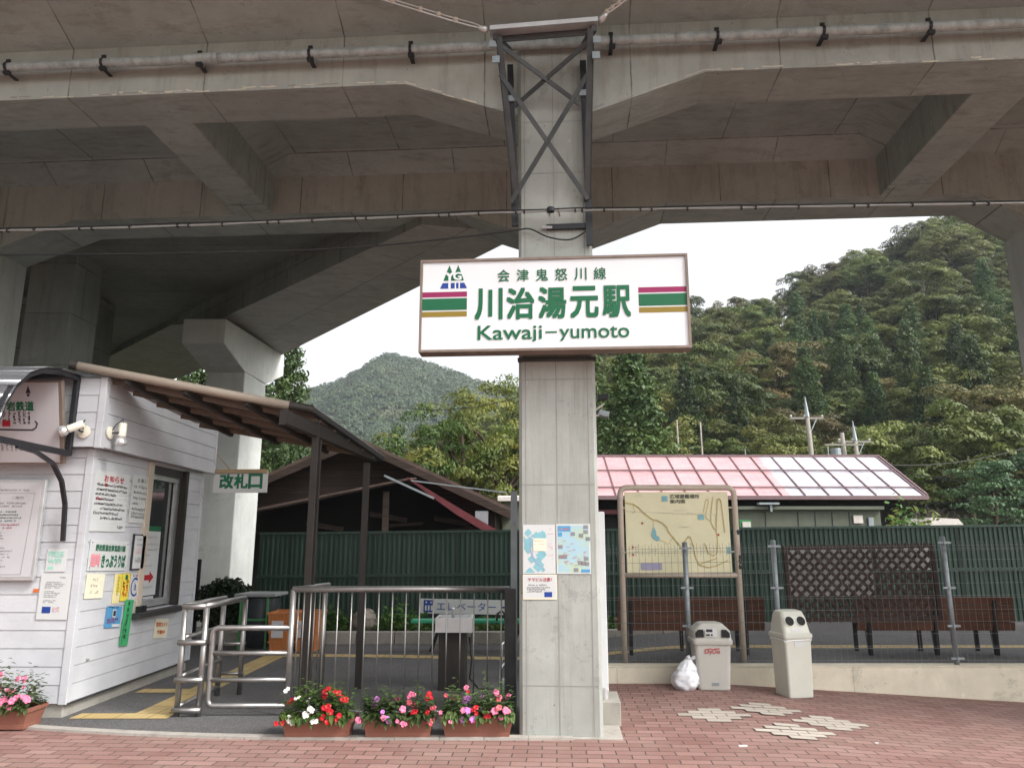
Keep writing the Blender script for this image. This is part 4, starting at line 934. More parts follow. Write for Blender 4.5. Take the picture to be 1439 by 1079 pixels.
spot('spotlight lamp on the booth front fascia pointing left at the sign', aY(119, 607, PY-.016), (0, -1, 0), aY(104, 600, PY-.14), (-.9, -.1, -.38))
spot('spotlight lamp on the booth side fascia pointing downward', aX(153.5, 608, PX+.016), (1, 0, 0), aX(172, 607, PX+.13), (0, 0, -1))

# ------------------------------------------------------------------ lean-to canopy beside the booth
simple('purlin_brown', (.13, .095, .07), .5)
cn = thing('canopy', 'brown sloping canopy with a tan tube edge on two thin posts beside the booth', 'canopy', (-2.5, 8, 0))
Bc, Cc, Ac = aY(435, 575, 7.54), aY(530, 640, 8.85), aY(108, 514, 7.1)
Dc = Cc+(Ac-Bc)*.93
mb = MB(); up = ZZ*.012
mb.prism([Ac, Bc, Cc, Dc], up); mb.build('roof_sheet', 'canopy_sheet', cn)
mb = MB(); e1 = (Bc-Ac).normalized(); mb.tube([Ac-e1*.02, Bc-e1*.18], .043, 16); mb.build('front_tube', 'tan_pipe', cn, smooth=True)
for a, b in ((Ac-e1*.06, Ac+e1*.01), (Bc-e1*.2, Bc+e1*.04)):
    mb = MB(); mb.tube([a, b], .047, 16); mb.build('end_cap', 'brown_post', cn)
mb = MB(); mb.beam(Bc+e1*.02, Cc+(Cc-Bc).normalized()*.12, .06, .06); mb.build('edge_rail', 'steel_grey', cn, bevel=.008)
mb = MB(); mb.beam(Bc+e1*.02+ZZ*.034, Cc+(Cc-Bc).normalized()*.12+ZZ*.034, .055, .006); mb.build('flashing', 'steel_light', cn)
for k in (.16, .36, .56, .78, .96):
    a, b = Ac.lerp(Dc, k)+e1*.1-ZZ*.03, Bc.lerp(Cc, k)-ZZ*.03; mb = MB(); mb.beam(a, b, .035, .05); mb.build('purlin', 'purlin_brown', cn)
for k in (.2, .45, .72):
    a, b = Ac.lerp(Bc, k)-ZZ*.055, Dc.lerp(Cc, k)-ZZ*.055
    mb = MB(); mb.beam(a, b, .05, .06); mb.build('rafter', 'brown_post', cn)
P1b, P2b = Vector((-2.03, 7.75, 0)), Vector((-1.68, 8.73, 0))
g1, g2 = aP(399, 586, P1b, Vector((.98, -.357, 0)).normalized()), aP(527, 641, P1b, Vector((.98, -.357, 0)).normalized())
mb = MB(); mb.beam(g1, g2, .075, .135); mb.build('main_beam', 'brown_post', cn, bevel=.006)
mb = MB(); mb.beam(g1-(g2-g1).normalized()*.012, g1, .085, .15); mb.build('beam_end', 'tan_pipe' if False else 'brown_post', cn)
for b, top, w_ in ((P1b, aY(446, 586, 7.72).z, .072), (P2b, aY(515, 650, 8.73).z, .07)):
    mb = MB(); mb.box((b.x-w_/2, b.y-.025, .0), (b.x+w_/2, b.y+.025, top)); mb.build('post', 'brown_post', cn, bevel=.006)
mb = MB(); mb.box((P1b.x+.012, P1b.y+.045, 0), (P1b.x+.05, P1b.y+.08, 2.62)); mb.build('downpipe', 'brown_post', cn, bevel=.006)
mb = MB(); mb.tube([aX(303, 632, -3.9), aX(327, 661, -3.9)], .008, 6)
# ------------------------------------------------------------------ hanging gate sign
hs_ = thing('gate_sign', 'white hanging sign with green ticket gate characters on a wooden batten', 'sign', (-3.65, 10.1, 2.2))
pn = Panel.quad(aY(300, 661, 10.1), aY(377, 659, 10.1), aY(374.5, 692.5, 10.1), aY(299, 692, 10.1))
mb = MB(); pn.slab(mb, .02, d=-.02); mb.build('board', 'paper', hs_, bevel=.003)
mb = MB(); pn.slab(mb, .03, -.01, pn.h-.045, pn.w, pn.h+.005); mb.build('batten', 'batten', hs_, bevel=.003)
mb = MB(); pn.spaced(mb, '改札口', pn.w*.13, pn.h*.2, pn.w*.9, pn.h*.8, gap=.12, d=.004, bold=.04); mb.build('lettering', 'ink_dark_green', hs_)
mb = MB(); mb.tube([aY(302, 634, 10.1), aY(324, 661, 10.1)], .008, 6); mb.tube([aY(302, 634, 10.1), aY(301, 662, 10.1)], .008, 6); mb.build('bracket', 'batten', hs_)

# ------------------------------------------------------------------ railings
def rail(o, pts, r=.024, mat='stainless', name='rail'):
    mb = MB(); mb.tube(pts, r, 12); return mb.build(name, mat, o, smooth=True)
def rounded(pts, rad=.06, n=5):
    out = [Vector(pts[0])]
    for a, b, c in zip(pts[:-2], pts[1:-1], pts[2:]):
        a, b, c = map(Vector, (a, b, c)); u = (a-b).normalized()*rad; v = (c-b).normalized()*rad
        for k in range(n+1): t = k/n; out.append((b+u)*(1-t)**2+b*2*t*(1-t)+(b+v)*t*t)
    out.append(Vector(pts[-1])); return out
gr = thing('guide_rail', 'stainless steel double guide rail with rungs beside the ticket booth', 'railing', (-3, 7.4, 0))
xa, xb, ya, yb = -3.075, -2.875, 7.39, 8.42
for x, y in ((xa, ya), (xb, ya), (xa, yb-.06), (xb+.01, yb)): rail(gr, [(x, y, 0), (x, y, .97)], .027, name='post')
for x, yy in ((xa, yb-.02), (xb, yb)): rail(gr, [(x, ya-.02, .985), (x, yy, .985)], .030)
rail(gr, [(xa, ya-.01, .98), (xb, ya-.01, .98)], .028)
for z in (.07, .33, .66): rail(gr, [(xa-.03, ya-.035, z), (xb+.03, ya-.035, z)], .025, name='rung')
for z in (.10, .36, .70): rail(gr, [(xa+.01, ya, z), (xa+.01, yb-.06, z)], .02)
for z in (.22, .52): rail(gr, [(xa-.02, yb, z), (xb+.04, yb, z)], .018, name='rung')
gt = thing('gate_rail', 'low stainless gate panel of four horizontal bars between guide rail and tall railing', 'gate', (-2.4, 7.4, 0))
rail(gt, rounded([(-2.08, 7.4, .785), (-2.80, 7.4, .785), (-2.80, 7.4, .10), (-2.08, 7.4, .10)]), .026, name='frame')
for z in (.56, .325): rail(gt, [(-2.80, 7.4, z), (-2.08, 7.4, z)], .022)
mr2 = thing('tall_railing', 'stainless railing of thin upright bars behind the row of flower troughs', 'railing', (-1, 7.4, 0))
rail(mr2, [(-2.075, 7.4, 1.135), (-.02, 7.4, 1.135)], .029)
rail(mr2, [(-2.06, 7.42, 1.13), (-1.93, 8.2, 1.13)], .03)
rail(mr2, [(-2.07, 7.4, 0), (-2.07, 7.4, 1.13)], .028, name='post'); rail(mr2, [(-1.96, 8.2, 0), (-1.96, 8.2, 1.13)], .028, name='post')
mb = MB(); mb.box((-.07, 7.36, 0), (.035, 7.44, 1.14)); mb.build('post', 'steel_grey', mr2, bevel=.006)
rail(mr2, [(-2.07, 7.4, .05), (-.03, 7.4, .05)], .015)
for i in range(15): x = -1.90+.1285*i; rail(mr2, [(x, 7.4, .05), (x, 7.4, 1.12)], .0065, name='baluster')
for i in range(5): t_ = (i+1)/6; p = Vector((-2.07+.11*t_, 7.4+.8*t_, 0)); rail(mr2, [p+ZZ*.1, p+ZZ*1.12], .0065, name='baluster')

# ------------------------------------------------------------------ flower troughs
def trough(name, label, cx, y, L, hgt, seed, colors, group=None, leafm='leaf_plant', dep=.22, spread=.13, nfl=16, round_=False):
    rnd = random.Random(seed); o = thing(name, label, 'planter', (cx, y, gz(cx, y)+.012), group); z = o.location.z; mb = MB()
    def ring(w_, d_, z_): return [(cx-w_/2, y-d_/2, z_), (cx+w_/2, y-d_/2, z_), (cx+w_/2, y+d_/2, z_), (cx-w_/2, y+d_/2, z_)]
    R_ = [ring(L*.86, dep*.78, z), ring(L*.875, dep*.8, z+.035), ring(L*.87, dep*.79, z+.036), ring(L*.95, dep*.94, z+hgt-.035), ring(L, dep, z+hgt-.033), ring(L, dep, z+hgt), ring(L*.95, dep*.92, z+hgt), ring(L*.93, dep*.9, z+hgt-.03)]
    b = 0
    for r_ in R_: mb.v += r_
    for i in range(len(R_)-1):
        for k in range(4): mb.f.append((i*4+k, i*4+(k+1) % 4, (i+1)*4+(k+1) % 4, (i+1)*4+k)); mb.mi.append(0)
    mb.f.append((3, 2, 1, 0)); mb.mi.append(0); mb.build('container', 'terracotta', o, bevel=.006)
    mb = MB(); mb.quad(*ring(L*.92, dep*.88, z+hgt-.025)); mb.build('soil', 'soil', o)
    # leaves: lance shaped, two halves with a fold
    mb = MB(); top = z+hgt
    def leaf(p, d, ln, wd):
        d = d.normalized(); s_ = d.cross(ZZ); s_ = s_.normalized() if s_.length > .1 else Vector((1, 0, 0)); n_ = s_.cross(d)
        m1, m2 = p+d*ln*.35-n_*.004, p+d*ln*.72-n_*.006-ZZ*ln*.08; tip = p+d*ln-ZZ*ln*.25
        i = len(mb.v); mb.v += [tuple(q) for q in (p, m1+s_*wd/2+n_*wd*.15, m2+s_*wd*.4+n_*wd*.1, tip, m2-s_*wd*.4+n_*wd*.1, m1-s_*wd/2+n_*wd*.15, m1, m2)]
        for f_ in ((0, 6, 1), (1, 6, 7, 2), (2, 7, 3), (0, 5, 6), (5, 4, 7, 6), (4, 3, 7)): mb.f.append(tuple(i+k for k in f_)); mb.mi.append(0)
    heads = []
    nst = int(L*120)
    for k in range(nst):
        bx_, by_ = cx+rnd.uniform(-.44, .44)*L, y+rnd.uniform(-.38, .38)*dep
        lean = Vector(((bx_-cx)/L*.35+rnd.uniform(-.35, .35), (by_-y)/dep*.35+rnd.uniform(-.4, .25)-.1, 1)).normalized()
        hh = (rnd.uniform(.05, .05+spread) if rnd.random() > .08 else .05+spread*1.25)*(1.1-abs(bx_-cx)/L*.6); tip = Vector((bx_, by_, top-.02))+lean*hh; heads.append(tip)
        for m in range(10):
            a = m*2.4+rnd.random(); p = Vector((bx_, by_, top-.02)).lerp(tip, .35+.65*m/8); d = Vector((math.cos(a), math.sin(a), rnd.uniform(-.15, .65)))
            leaf(p, d, rnd.uniform(.045, .085)*(1.15-.05*m), rnd.uniform(.022, .036))
    for k in range(int(L*120)):   # leaves hanging over the rim
        a = rnd.uniform(-.5, .5); p = Vector((cx+a*L, y-dep*.5+rnd.uniform(-.01, .03), top+rnd.uniform(-.0, .05)))
        leaf(p, Vector((rnd.uniform(-.5, .5), -.8, rnd.uniform(-.9, .2))), rnd.uniform(.05, .10), .034)
    mb.build('foliage', leafm, o)
    for k in range(nfl):
        fx_, col = rnd.random(), None
        col, lo, hi = colors[k % len(colors)]
        px_ = cx+(rnd.uniform(lo, hi)-.5)*L*1.08; front = rnd.random() < .55
        if front: p = Vector((px_, y-dep*.5-.02-rnd.random()*.03, top+rnd.uniform(-.03, .10)*1.0))
        else: p = Vector((px_, y-dep*.3+rnd.random()*.12, top+spread*rnd.uniform(.45, 1.0)))
        mb = MB(); face = Vector((rnd.uniform(-.5, .5), -.9, rnd.uniform(.1, .9))).normalized()
        s1 = face.cross(ZZ).normalized(); s2 = s1.cross(face)
        for c_ in range(rnd.choice((1, 2, 3))):
            q = p+s1*rnd.uniform(-.028, .028)+s2*rnd.uniform(-.022, .022)+face*rnd.uniform(0, .012) if c_ else p
            r_ = rnd.uniform(.017, .030)
            for m in range(5):
                a = m*1.2566+rnd.random()*.2; d = s1*math.cos(a)+s2*math.sin(a); e = d.cross(face)
                mb.quad(q-face*.003, q+d*r_*.6-e*r_*.5+face*.003, q+d*r_-e*r_*.22-face*.004, q+d*r_+e*r_*.22-face*.003, q+d*r_*.6+e*r_*.5+face*.004)
        mb.build('flower', col, o)
    return o
def gx(px, py=1036): return aZ(px, py, .012).x
trough('flower_trough', 'terracotta trough of white and red flowers, left of the three by the railing', -1.59, 6.68, .60, .16, 21, [('petal_white', .1, .55), ('petal_red', .55, 1), ('petal_red', .0, .12), ('petal_white', .05, .5), ('petal_red', .45, 1.05), ('petal_red', .5, 1)], 'flower troughs along the pavement', spread=.22, nfl=24)
trough('flower_trough', 'terracotta trough of mixed pink and red flowers, middle of three by the railing', -.93, 6.68, .60, .155, 22, [('petal_pink', .0, .6), ('petal_red', .3, .9), ('petal_coral', .1, 1), ('petal_mauve', .2, .4), ('petal_pink', .5, 1)], 'flower troughs along the pavement', spread=.17, nfl=19, leafm='leaf_plant_dark')
trough('flower_trough', 'terracotta trough of pink, mauve and red flowers, touching the central column', -.285, 6.69, .61, .16, 23, [('petal_pink', .0, .35), ('petal_red', .35, .75), ('petal_pink', .6, 1), ('petal_coral', .1, 1), ('petal_mauve', .2, .6)], 'flower troughs along the pavement', spread=.21, nfl=26, leafm='leaf_plant_dark')
trough('flower_trough', 'terracotta pot of pink flowers in front of the booth at far left', -4.37, 7.00, .50, .17, 24, [('petal_pink', .2, .9), ('petal_pink', .5, 1.1), ('petal_mauve', .0, .3), ('petal_pink', .3, 1)], 'flower troughs along the pavement', spread=.28, nfl=17, leafm='leaf_plant_dark', dep=.3)

# ------------------------------------------------------------------ drinking fountain, cart, bench, sign, bed
fo = thing('drinking_fountain', 'square steel drinking fountain on a dark pedestal behind the railing', 'fountain', (-.65, 8.75, 0))
mb = MB(); mb.box((-.80, 8.62, 0), (-.50, 8.90, .62)); mb.build('pedestal', 'brown_post', fo, bevel=.01)
mb = MB(); x0, x1, yq, yr = -.83, -.43, 8.52, 8.98
mb.box((x0, yq, .62), (x1, yr, .68)); mb.box((x0, yq, .68), (x1, yq+.03, .77)); mb.box((x0, yr-.03, .68), (x1, yr, .77)); mb.box((x0, yq+.03, .68), (x0+.03, yr-.03, .77)); mb.box((x1-.03, yq+.03, .68), (x1, yr-.03, .77)); mb.build('basin', 'steel_light', fo)
mb = MB(); mb.tube([(-.66, 8.8, .7), (-.66, 8.8, .83), (-.66, 8.77, .86)], [.016, .014, .02], 10); mb.build('tap', 'steel_light', fo, smooth=True)
mb = MB(); mb.tube([(-.47, 8.75, .55), (-.44, 8.74, .3), (-.46, 8.72, .12), (-.36, 8.7, .02), (-.2, 8.68, .015)], .012, 8); mb.build('hose', 'cable_black', fo, smooth=True)
ct = thing('folding_cart', 'folded grey cart with a curved black handle behind the right end of the railing', 'cart', (-.14, 8.2, 0))
h_ = [aY(x, y, 8.2) for x, y in ((698, 872), (699, 862), (705, 858), (709, 862), (711, 878), (712, 900), (713, 960))]
mb = MB(); mb.tube(h_, .012, 8); mb.build('handle', 'cable_black', ct, smooth=True)
a = aY(705, 905, 8.2); mb = MB(); mb.tube([(a.x, 8.2, a.z), (a.x-.02, 8.2, .02)], .012, 8); mb.tube([(a.x, 8.2, a.z), (a.x+.09, 8.25, a.z+.06)], .012, 8); mb.tube([(a.x-.01, 8.2, .3), (a.x+.1, 8.22, .45)], .01, 8); mb.build('frame', 'steel_light', ct)
mb = MB(); mb.box((a.x-.01, 8.16, 0.01), (a.x+.13, 8.3, .20)); mb.build('base', 'galvanised', ct, bevel=.01)
gb = thing('green_bench', 'green plank bench in front of the planting bed, behind the drinking fountain', 'bench', (-.8, 11.8, 0))
mb = MB(); mb.box((-1.50, 11.66, .41), (.35, 11.95, .455)); mb.build('seat', 'green_plank', gb, bevel=.008)
for x in (-1.2, .0):
    mb = MB(); mb.beam((x, 11.68, .01), (x+.14, 11.9, .41), .03, .03); mb.beam((x+.14, 11.68, .41), (x, 11.92, .01), .03, .03); mb.build('leg', 'black_metal', gb)
es = thing('elevator_sign', 'white elevator sign in blue letters with an arrow against the green fence', 'sign', (-.9, 14.1, .3))
pn = Panel.quad(aY(590, 841, 14.15), aY(722, 843, 14.15), aY(722, 864, 14.15), aY(590, 861, 14.15)); w, h = pn.w, pn.h
mb = MB(); pn.slab(mb, .02, d=-.02); mb.build('panel', 'paper', es)
mb = MB(); pn.text(mb, 'エレベーター', w*.18, h*.22, w*.81, h*.80, .003, .0); pn.poly(mb, [(w*.87, h*.44), (w*.93, h*.44), (w*.93, h*.56), (w*.87, h*.56)], .003); pn.poly(mb, [(w*.93, h*.2), (w*.99, h*.5), (w*.93, h*.8), (w*.945, h*.5)], .0032); mb.build('lettering', 'ink_blue', es)
mb = MB(); pn.rect(mb, w*.04, h*.08, w*.15, h*.92, .002); mb.build('symbol_square', 'ink_blue', es)
mb = MB(); [pn.rect(mb, w*a, h*.2, w*(a+.018), h*.55, .003) for a in (.055, .086, .117)]; [pn.rect(mb, w*a, h*.7, w*(a+.015), h*.82, .003) for a in (.06, .11)]; mb.build('symbol', 'paper', es)
for x in (.1, .9): mb = MB(); q = pn.p(w*x, 0, -.03); mb.box((q.x-.02, q.y, .1), (q.x+.02, q.y+.03, q.z+.2)); mb.build('leg', 'steel_grey', es)
# planting bed
pb = thing('planting_bed', 'raised planting bed edged with pale concrete kerb stones before the green fence', 'planting bed', (-2, 13, 0))
xs_ = fr(-4.9, 3.0, 13)
for a, b in zip(xs_[:-1], xs_[1:]):
    mb = MB(); mb.box((a+.004, 12.5, -.01), (b-.004, 12.66, .19+yz(a)*.5)); mb.build('kerb_stone', 'kerb', pb, bevel=.012)
mb = MB(); mb.box((-4.9, 12.67, 0), (3, 14.22, .17)); mb.build('soil', 'soil', pb)
def leafcloud(n, box, size, seed, zr=.6):
    g = np.random.default_rng(seed); c = g.uniform(box[0], box[1], (n, 3)); return quads(c, size, g, zr)
def quads(c, size, g, zr=.6, nrm=None):
    n = len(c); a = g.normal(size=(n, 3)); a[:, 2] *= zr
    if nrm is not None: a = a-(a*nrm).sum(1)[:, None]*nrm*.75
    a /= np.linalg.norm(a, axis=1)[:, None]; b = np.cross(a, (nrm+g.normal(size=(n, 3))*.35) if nrm is not None else g.normal(size=(n, 3))); b /= np.linalg.norm(b, axis=1)[:, None]
    s_ = size*g.uniform(.6, 1.3, (n, 1)); a = a*s_; b = b*s_*.55
    return np.stack([c-a, c-b*.9, c+a, c+b*.9], 1).reshape(-1, 3)
def npmesh(name, verts, mats, parent=None, nv=4):
    me = bpy.data.meshes.new(name); n = len(verts)//nv; off = wloc(parent); verts = np.asarray(verts, dtype=np.float32)-np.array(off, dtype=np.float32)
    me.vertices.add(len(verts)); me.vertices.foreach_set('co', verts.ravel()); me.loops.add(n*nv); me.loops.foreach_set('vertex_index', np.arange(n*nv, dtype=np.int32))
    me.polygons.add(n); me.polygons.foreach_set('loop_start', np.arange(0, n*nv, nv, dtype=np.int32)); me.polygons.foreach_set('loop_total', np.full(n, nv, dtype=np.int32))
    me.materials.append(MATS[mats]); me.update(calc_edges=True); o = bpy.data.objects.new(name, me); COL.objects.link(o)
    if parent: o.parent = parent; WORLD[o.name] = off
    return o
g_ = np.random.default_rng(5); cc = g_.uniform((-4.8, 12.75, .17), (3, 14.1, .24), (5200, 3)); cc[:, 2] += .13*np.maximum(0, np.sin(cc[:, 0]*4.1)*np.sin(cc[:, 1]*5+cc[:, 0]))*g_.random(5200)
tag(npmesh('ground_cover', quads(cc, .05, g_, .5), 'leaf_plant'), kind='stuff')
def rockm(name, label, c, r, seed):
    mb = MB(); rnd = random.Random(seed); n, m = 14, 10
    for j in range(m+1):
        for i in range(n):
            th_, ph = math.pi*j/m, 2*math.pi*i/n; d = Vector((math.sin(th_)*math.cos(ph), math.sin(th_)*math.sin(ph), math.cos(th_)))
            k = 1+.28*mn.noise(d*1.7+Vector((seed, 0, 0)))+.08*mn.noise(d*5); mb.v.append((c[0]+d.x*r[0]*k, c[1]+d.y*r[1]*k, c[2]+d.z*r[2]*k))
    for j in range(m):
        for i in range(n): mb.f.append((j*n+i, (j+1)*n+i, (j+1)*n+(i+1) % n, j*n+(i+1) % n)); mb.mi.append(0)
    return tag(mb.build(name, 'rock', smooth=False), label, 'rock')
q = aY(511, 871, 13.0); rockm('boulder', 'brownish boulder resting in the planting bed', (q.x, 13.0, q.z-.02), (.24, .2, .19), 3)
# sparse leafy herbs in the bed
for px, lab in ((462, 'leafy weed clump growing left of the boulder'), (560, 'leafy weed clump growing right of the boulder')):
    q = aY(px, 880, 13.0); g = np.random.default_rng(px); c = g.normal(size=(260, 3))*np.array([.16, .14, .10])+np.array([q.x, 13.1, .34]); tag(npmesh('weed', quads(c, .05, g), 'leaf_plant'), lab, 'plant')

# ------------------------------------------------------------------ bins, crates and bush at the left
wb = thing('wheeled_rack', 'green framed waste rack with dark bags under a grey flat lid', 'bin', (-4.6, 12.2, 0))
l0, l1 = aY(334, 833, 12.0), aY(391, 833, 12.0)
mb = MB(); mb.box((l0.x, 11.85, l0.z-.05), (l1.x, 12.55, l0.z-.005)); mb.build('lid', 'lid_grey', wb, bevel=.01)
for x in (l0.x+.1, l1.x-.12):
    for y in (11.9, 12.5): mb = MB(); mb.box((x-.015, y-.015, 0), (x+.015, y+.015, l0.z-.05)); mb.build('leg', 'green_frame', wb)
mb = MB(); mb.box((l0.x+.08, 11.9, .42), (l1.x-.1, 12.5, .45)); mb.build('shelf', 'green_frame', wb)
mb = MB(); vs_ = []
for j in range(9):
    for i in range(16):
        a = 2*math.pi*i/16; z = j/8*(l0.z-.1); k = .26*(1+.1*mn.noise(Vector((math.cos(a)*2, math.sin(a)*2, z*6))))*(.85+.3*math.sin(min(1, j/3)*1.5)); mb.v.append(((l0.x+l1.x)/2+math.cos(a)*k, 12.2+math.sin(a)*k*.9, z+.02))
for j in range(8):
    for i in range(16): mb.f.append((j*16+i, j*16+(i+1) % 16, (j+1)*16+(i+1) % 16, (j+1)*16+i)); mb.mi.append(0)
mb.build('waste_bag', 'bag_dark', wb, smooth=True)
def crate(label, a, b, y, dz=.0, rot=0):
    o = thing('orange_crate', label, 'crate', ((a.x+b.x)/2, y+.2, 0)); x0, x1, z1 = a.x, b.x, a.z; dp = .42
    mb = MB(); t_ = .02; w0 = .04
    for p, q, r_, s_ in (((x0+w0, y, 0), (x1-w0, y, 0), (x1, y-.03, z1), (x0, y-.03, z1)), ((x1-w0, y+dp, 0), (x0+w0, y+dp, 0), (x0, y+dp+.03, z1), (x1, y+dp+.03, z1)), ((x0+w0, y+dp, 0), (x0+w0, y, 0), (x0, y-.03, z1), (x0, y+dp+.03, z1)), ((x1-w0, y, 0), (x1-w0, y+dp, 0), (x1, y+dp+.03, z1), (x1, y-.03, z1))):
        P = [Vector(k) for k in (p, q, r_, s_)]; nn_ = (P[1]-P[0]).cross(P[3]-P[0]).normalized(); mb.prism(P, -nn_*t_)
    mb.box((x0+w0, y, .0), (x1-w0, y+dp, .02))
    for z in (.25, .5, .75): mb.obox((x0+.01, y-.035*z-.012, z1*z), (x1-x0-.02, 0, 0), (0, .012, 0), (0, 0, .02))
    for k in range(5): xx = x0+.06+(x1-x0-.12)*k/4; mb.obox((xx-.006, y-.011, .03), (.012, 0, 0), (0, -.012, z1*.0), (0, -.02, z1*.9))
    mb.build('box', 'crate_orange', o)
    mb = MB(); mb.obox((x0-.015, y-.05, z1-.03), (x1-x0+.03, 0, 0), (0, .03, 0), (0, 0, .035)); mb.obox((x0-.015, y+dp+.02, z1-.03), (x1-x0+.03, 0, 0), (0, .03, 0), (0, 0, .035)); mb.build('rim', 'crate_orange', o, bevel=.004)
    pn = Panel((x0+.14*(x1-x0)/.7, y-.052, z1*.38), (1, 0, 0), (0, -.03, 1), (x1-x0)*.5, z1*.42)
    mb = MB(); pn.slab(mb, .003, d=.004); mb.build('label', 'panel_pink', o); mb = MB(); pn.text(mb, 'カン・ビン', pn.w*.08, pn.h*.5, pn.w*.92, pn.h*.8, .009, .01); mb.build('lettering', 'ink_orange', o)
crate('orange plastic crate with a pale label beside the green framed rack', aY(378, 860, 11.6), aY(411, 860, 11.6), 11.6)
crate('orange plastic crate standing behind the brown canopy post', aY(414, 860, 11.6), aY(448, 860, 11.6), 11.62)
# dark bush and dark mesh fence
bu = thing('bush', 'dark spreading evergreen bush at the foot of the hammerhead pier', 'bush', (-4.9, 12.9, 0))
g = np.random.default_rng(8); q = aY(316, 850, 12.9); c = g.normal(size=(3800, 3)); c /= np.linalg.norm(c, axis=1)[:, None]; c *= g.uniform(.3, 1, (3800, 1))**.5*np.array([.50, .4, .42]); c += np.array([q.x, 12.9, .50]); c[:, 2] = np.maximum(c[:, 2], .05)
c[:, 2] += .12*np.abs(np.sin(c[:, 0]*17))
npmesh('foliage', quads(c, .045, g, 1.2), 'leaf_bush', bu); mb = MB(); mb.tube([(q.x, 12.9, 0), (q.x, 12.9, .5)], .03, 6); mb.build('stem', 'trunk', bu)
mf = thing('dark_mesh_fence', 'dark wire mesh fence behind the far end of the ticket booth', 'fence', (-6.2, 13.3, 0))
for i, x in enumerate(fr(-9, -5.3, 46)): mb = MB(); mb.box((x-.004, 13.3, .05), (x+.004, 13.308, 1.25)); mb.k = 0
mb = MB()
for x in fr(-9, -5.35, 46): mb.box((x-.004, 13.3, .05), (x+.004, 13.308, 1.25))
for z in fr(.08, 1.24, 10): mb.box((-9, 13.296, z), (-5.35, 13.30, z+.008))
mb.build('mesh', 'black_metal', mf)
mb = MB(); [mb.box((x-.025, 13.31, 0), (x+.025, 13.36, 1.3)) for x in (-8.9,)]; mb.build('post', 'black_metal', mf)
mb = MB(); mb.box((-5.4, 13.31, 0), (-5.35, 13.36, 1.3)); mb.build('post', 'black_metal', mf)
#@@PART4
# ================================================================== RIGHT SIDE: LOW WALL, FENCE, BOARD, BENCHES, BINS
WY = 9.13
lw = thing('low_wall', 'low cream rendered wall under the wire fence along the red pavement', 'wall', (4, 9.2, 0))
mb = MB(); xs_ = fr(.98, 11, 40)
for a, b in zip(xs_[:-1], xs_[1:]):
    mb.obox((a, WY, -.5), (b-a, 0, 0), (0, .20, 0), (0, 0, .5+.178+(.006 if a > 2 else 0)))
me_ = mb
mb = MB(); mb.box((.98, WY, -.5), (11, WY+.2, .178)); mb.build('wall', 'wall_cream', lw, bevel=.012)
mb = MB(); mb.box((.95, WY-.004, .179), (11, WY+.21, .19)); mb.build('coping', 'wall_cream', lw, bevel=.003)
mb = MB(); 
for x in (1.2, 3.9, 6.5): mb.box((x, WY-.0015, -.4), (x+.004, WY+.01, .17))
mb.build('joint', 'joint', lw)
FY = 9.24
simple('wire_grey', (.20, .21, .21), .5, .3)
wf = thing('wire_fence', 'galvanised wire mesh fence on grey posts standing on the low cream wall', 'fence', (4, FY, .18))
posts = [(aY(962, 765, FY).x, aY(962, 763, FY).z), (aY(1086, 760, FY).x, aY(1086, 760, FY).z), (aY(1324, 755, FY).x, aY(1324, 755, FY).z), (7.1, 1.68), (1.02, 1.55), (9.1, 1.7)]
for x, z in posts:
    o_ = MB().tube([(x, FY, .185), (x, FY, z)], .031, 14).build('post', 'galvanised', wf, smooth=True)
    MB().tube([(x, FY, z), (x, FY, z+.015)], [.034, .02], 14).build('cap', 'galvanised', o_)
    for zz in (.26, .62, 1.05, z-.06):
        mb = MB(); mb.box((x-.075, FY-.038, zz-.012), (x+.075, FY-.028, zz+.012)); mb.box((x-.012, FY-.05, zz-.018), (x+.012, FY-.03, zz+.018)); mb.build('clip', 'galvanised', o_)
ztop = lambda x: 1.53+.012*(x-1)
def barv(mb, x, y, z0, z1, r): mb.tube([(x, y, z0), (x, y, z1)], r, 4, cap=False)
mb = MB(); x = 1.05
while x < 9.1: barv(mb, x, FY-.03, .21, ztop(x)+.02, .0018); x += .077
zs = [.235, .36, .385, .52, .65, .78, .91, .935, 1.07, 1.2, 1.33, 1.44, 1.49]
for z in zs: mb.tube([(1.05, FY-.034, z), (9.1, FY-.034, z+.012*8*(z/1.5))], .0019, 4, cap=False)
for z in (1.46, .37): mb.tube([(1.05, FY-.06, z), (9.1, FY-.06, z+.09*(z/1.5))], .0019, 4, cap=False)
for k in range(100): xx = 1.09+k*.077; mb.tube([(xx, FY-.032, ztop(xx)+.0), (xx, FY-.06, ztop(xx)-.07), (xx, FY-.032, ztop(xx)-.13)], .0017, 4, cap=False)
mb.build('wire_mesh', 'wire_grey', wf)
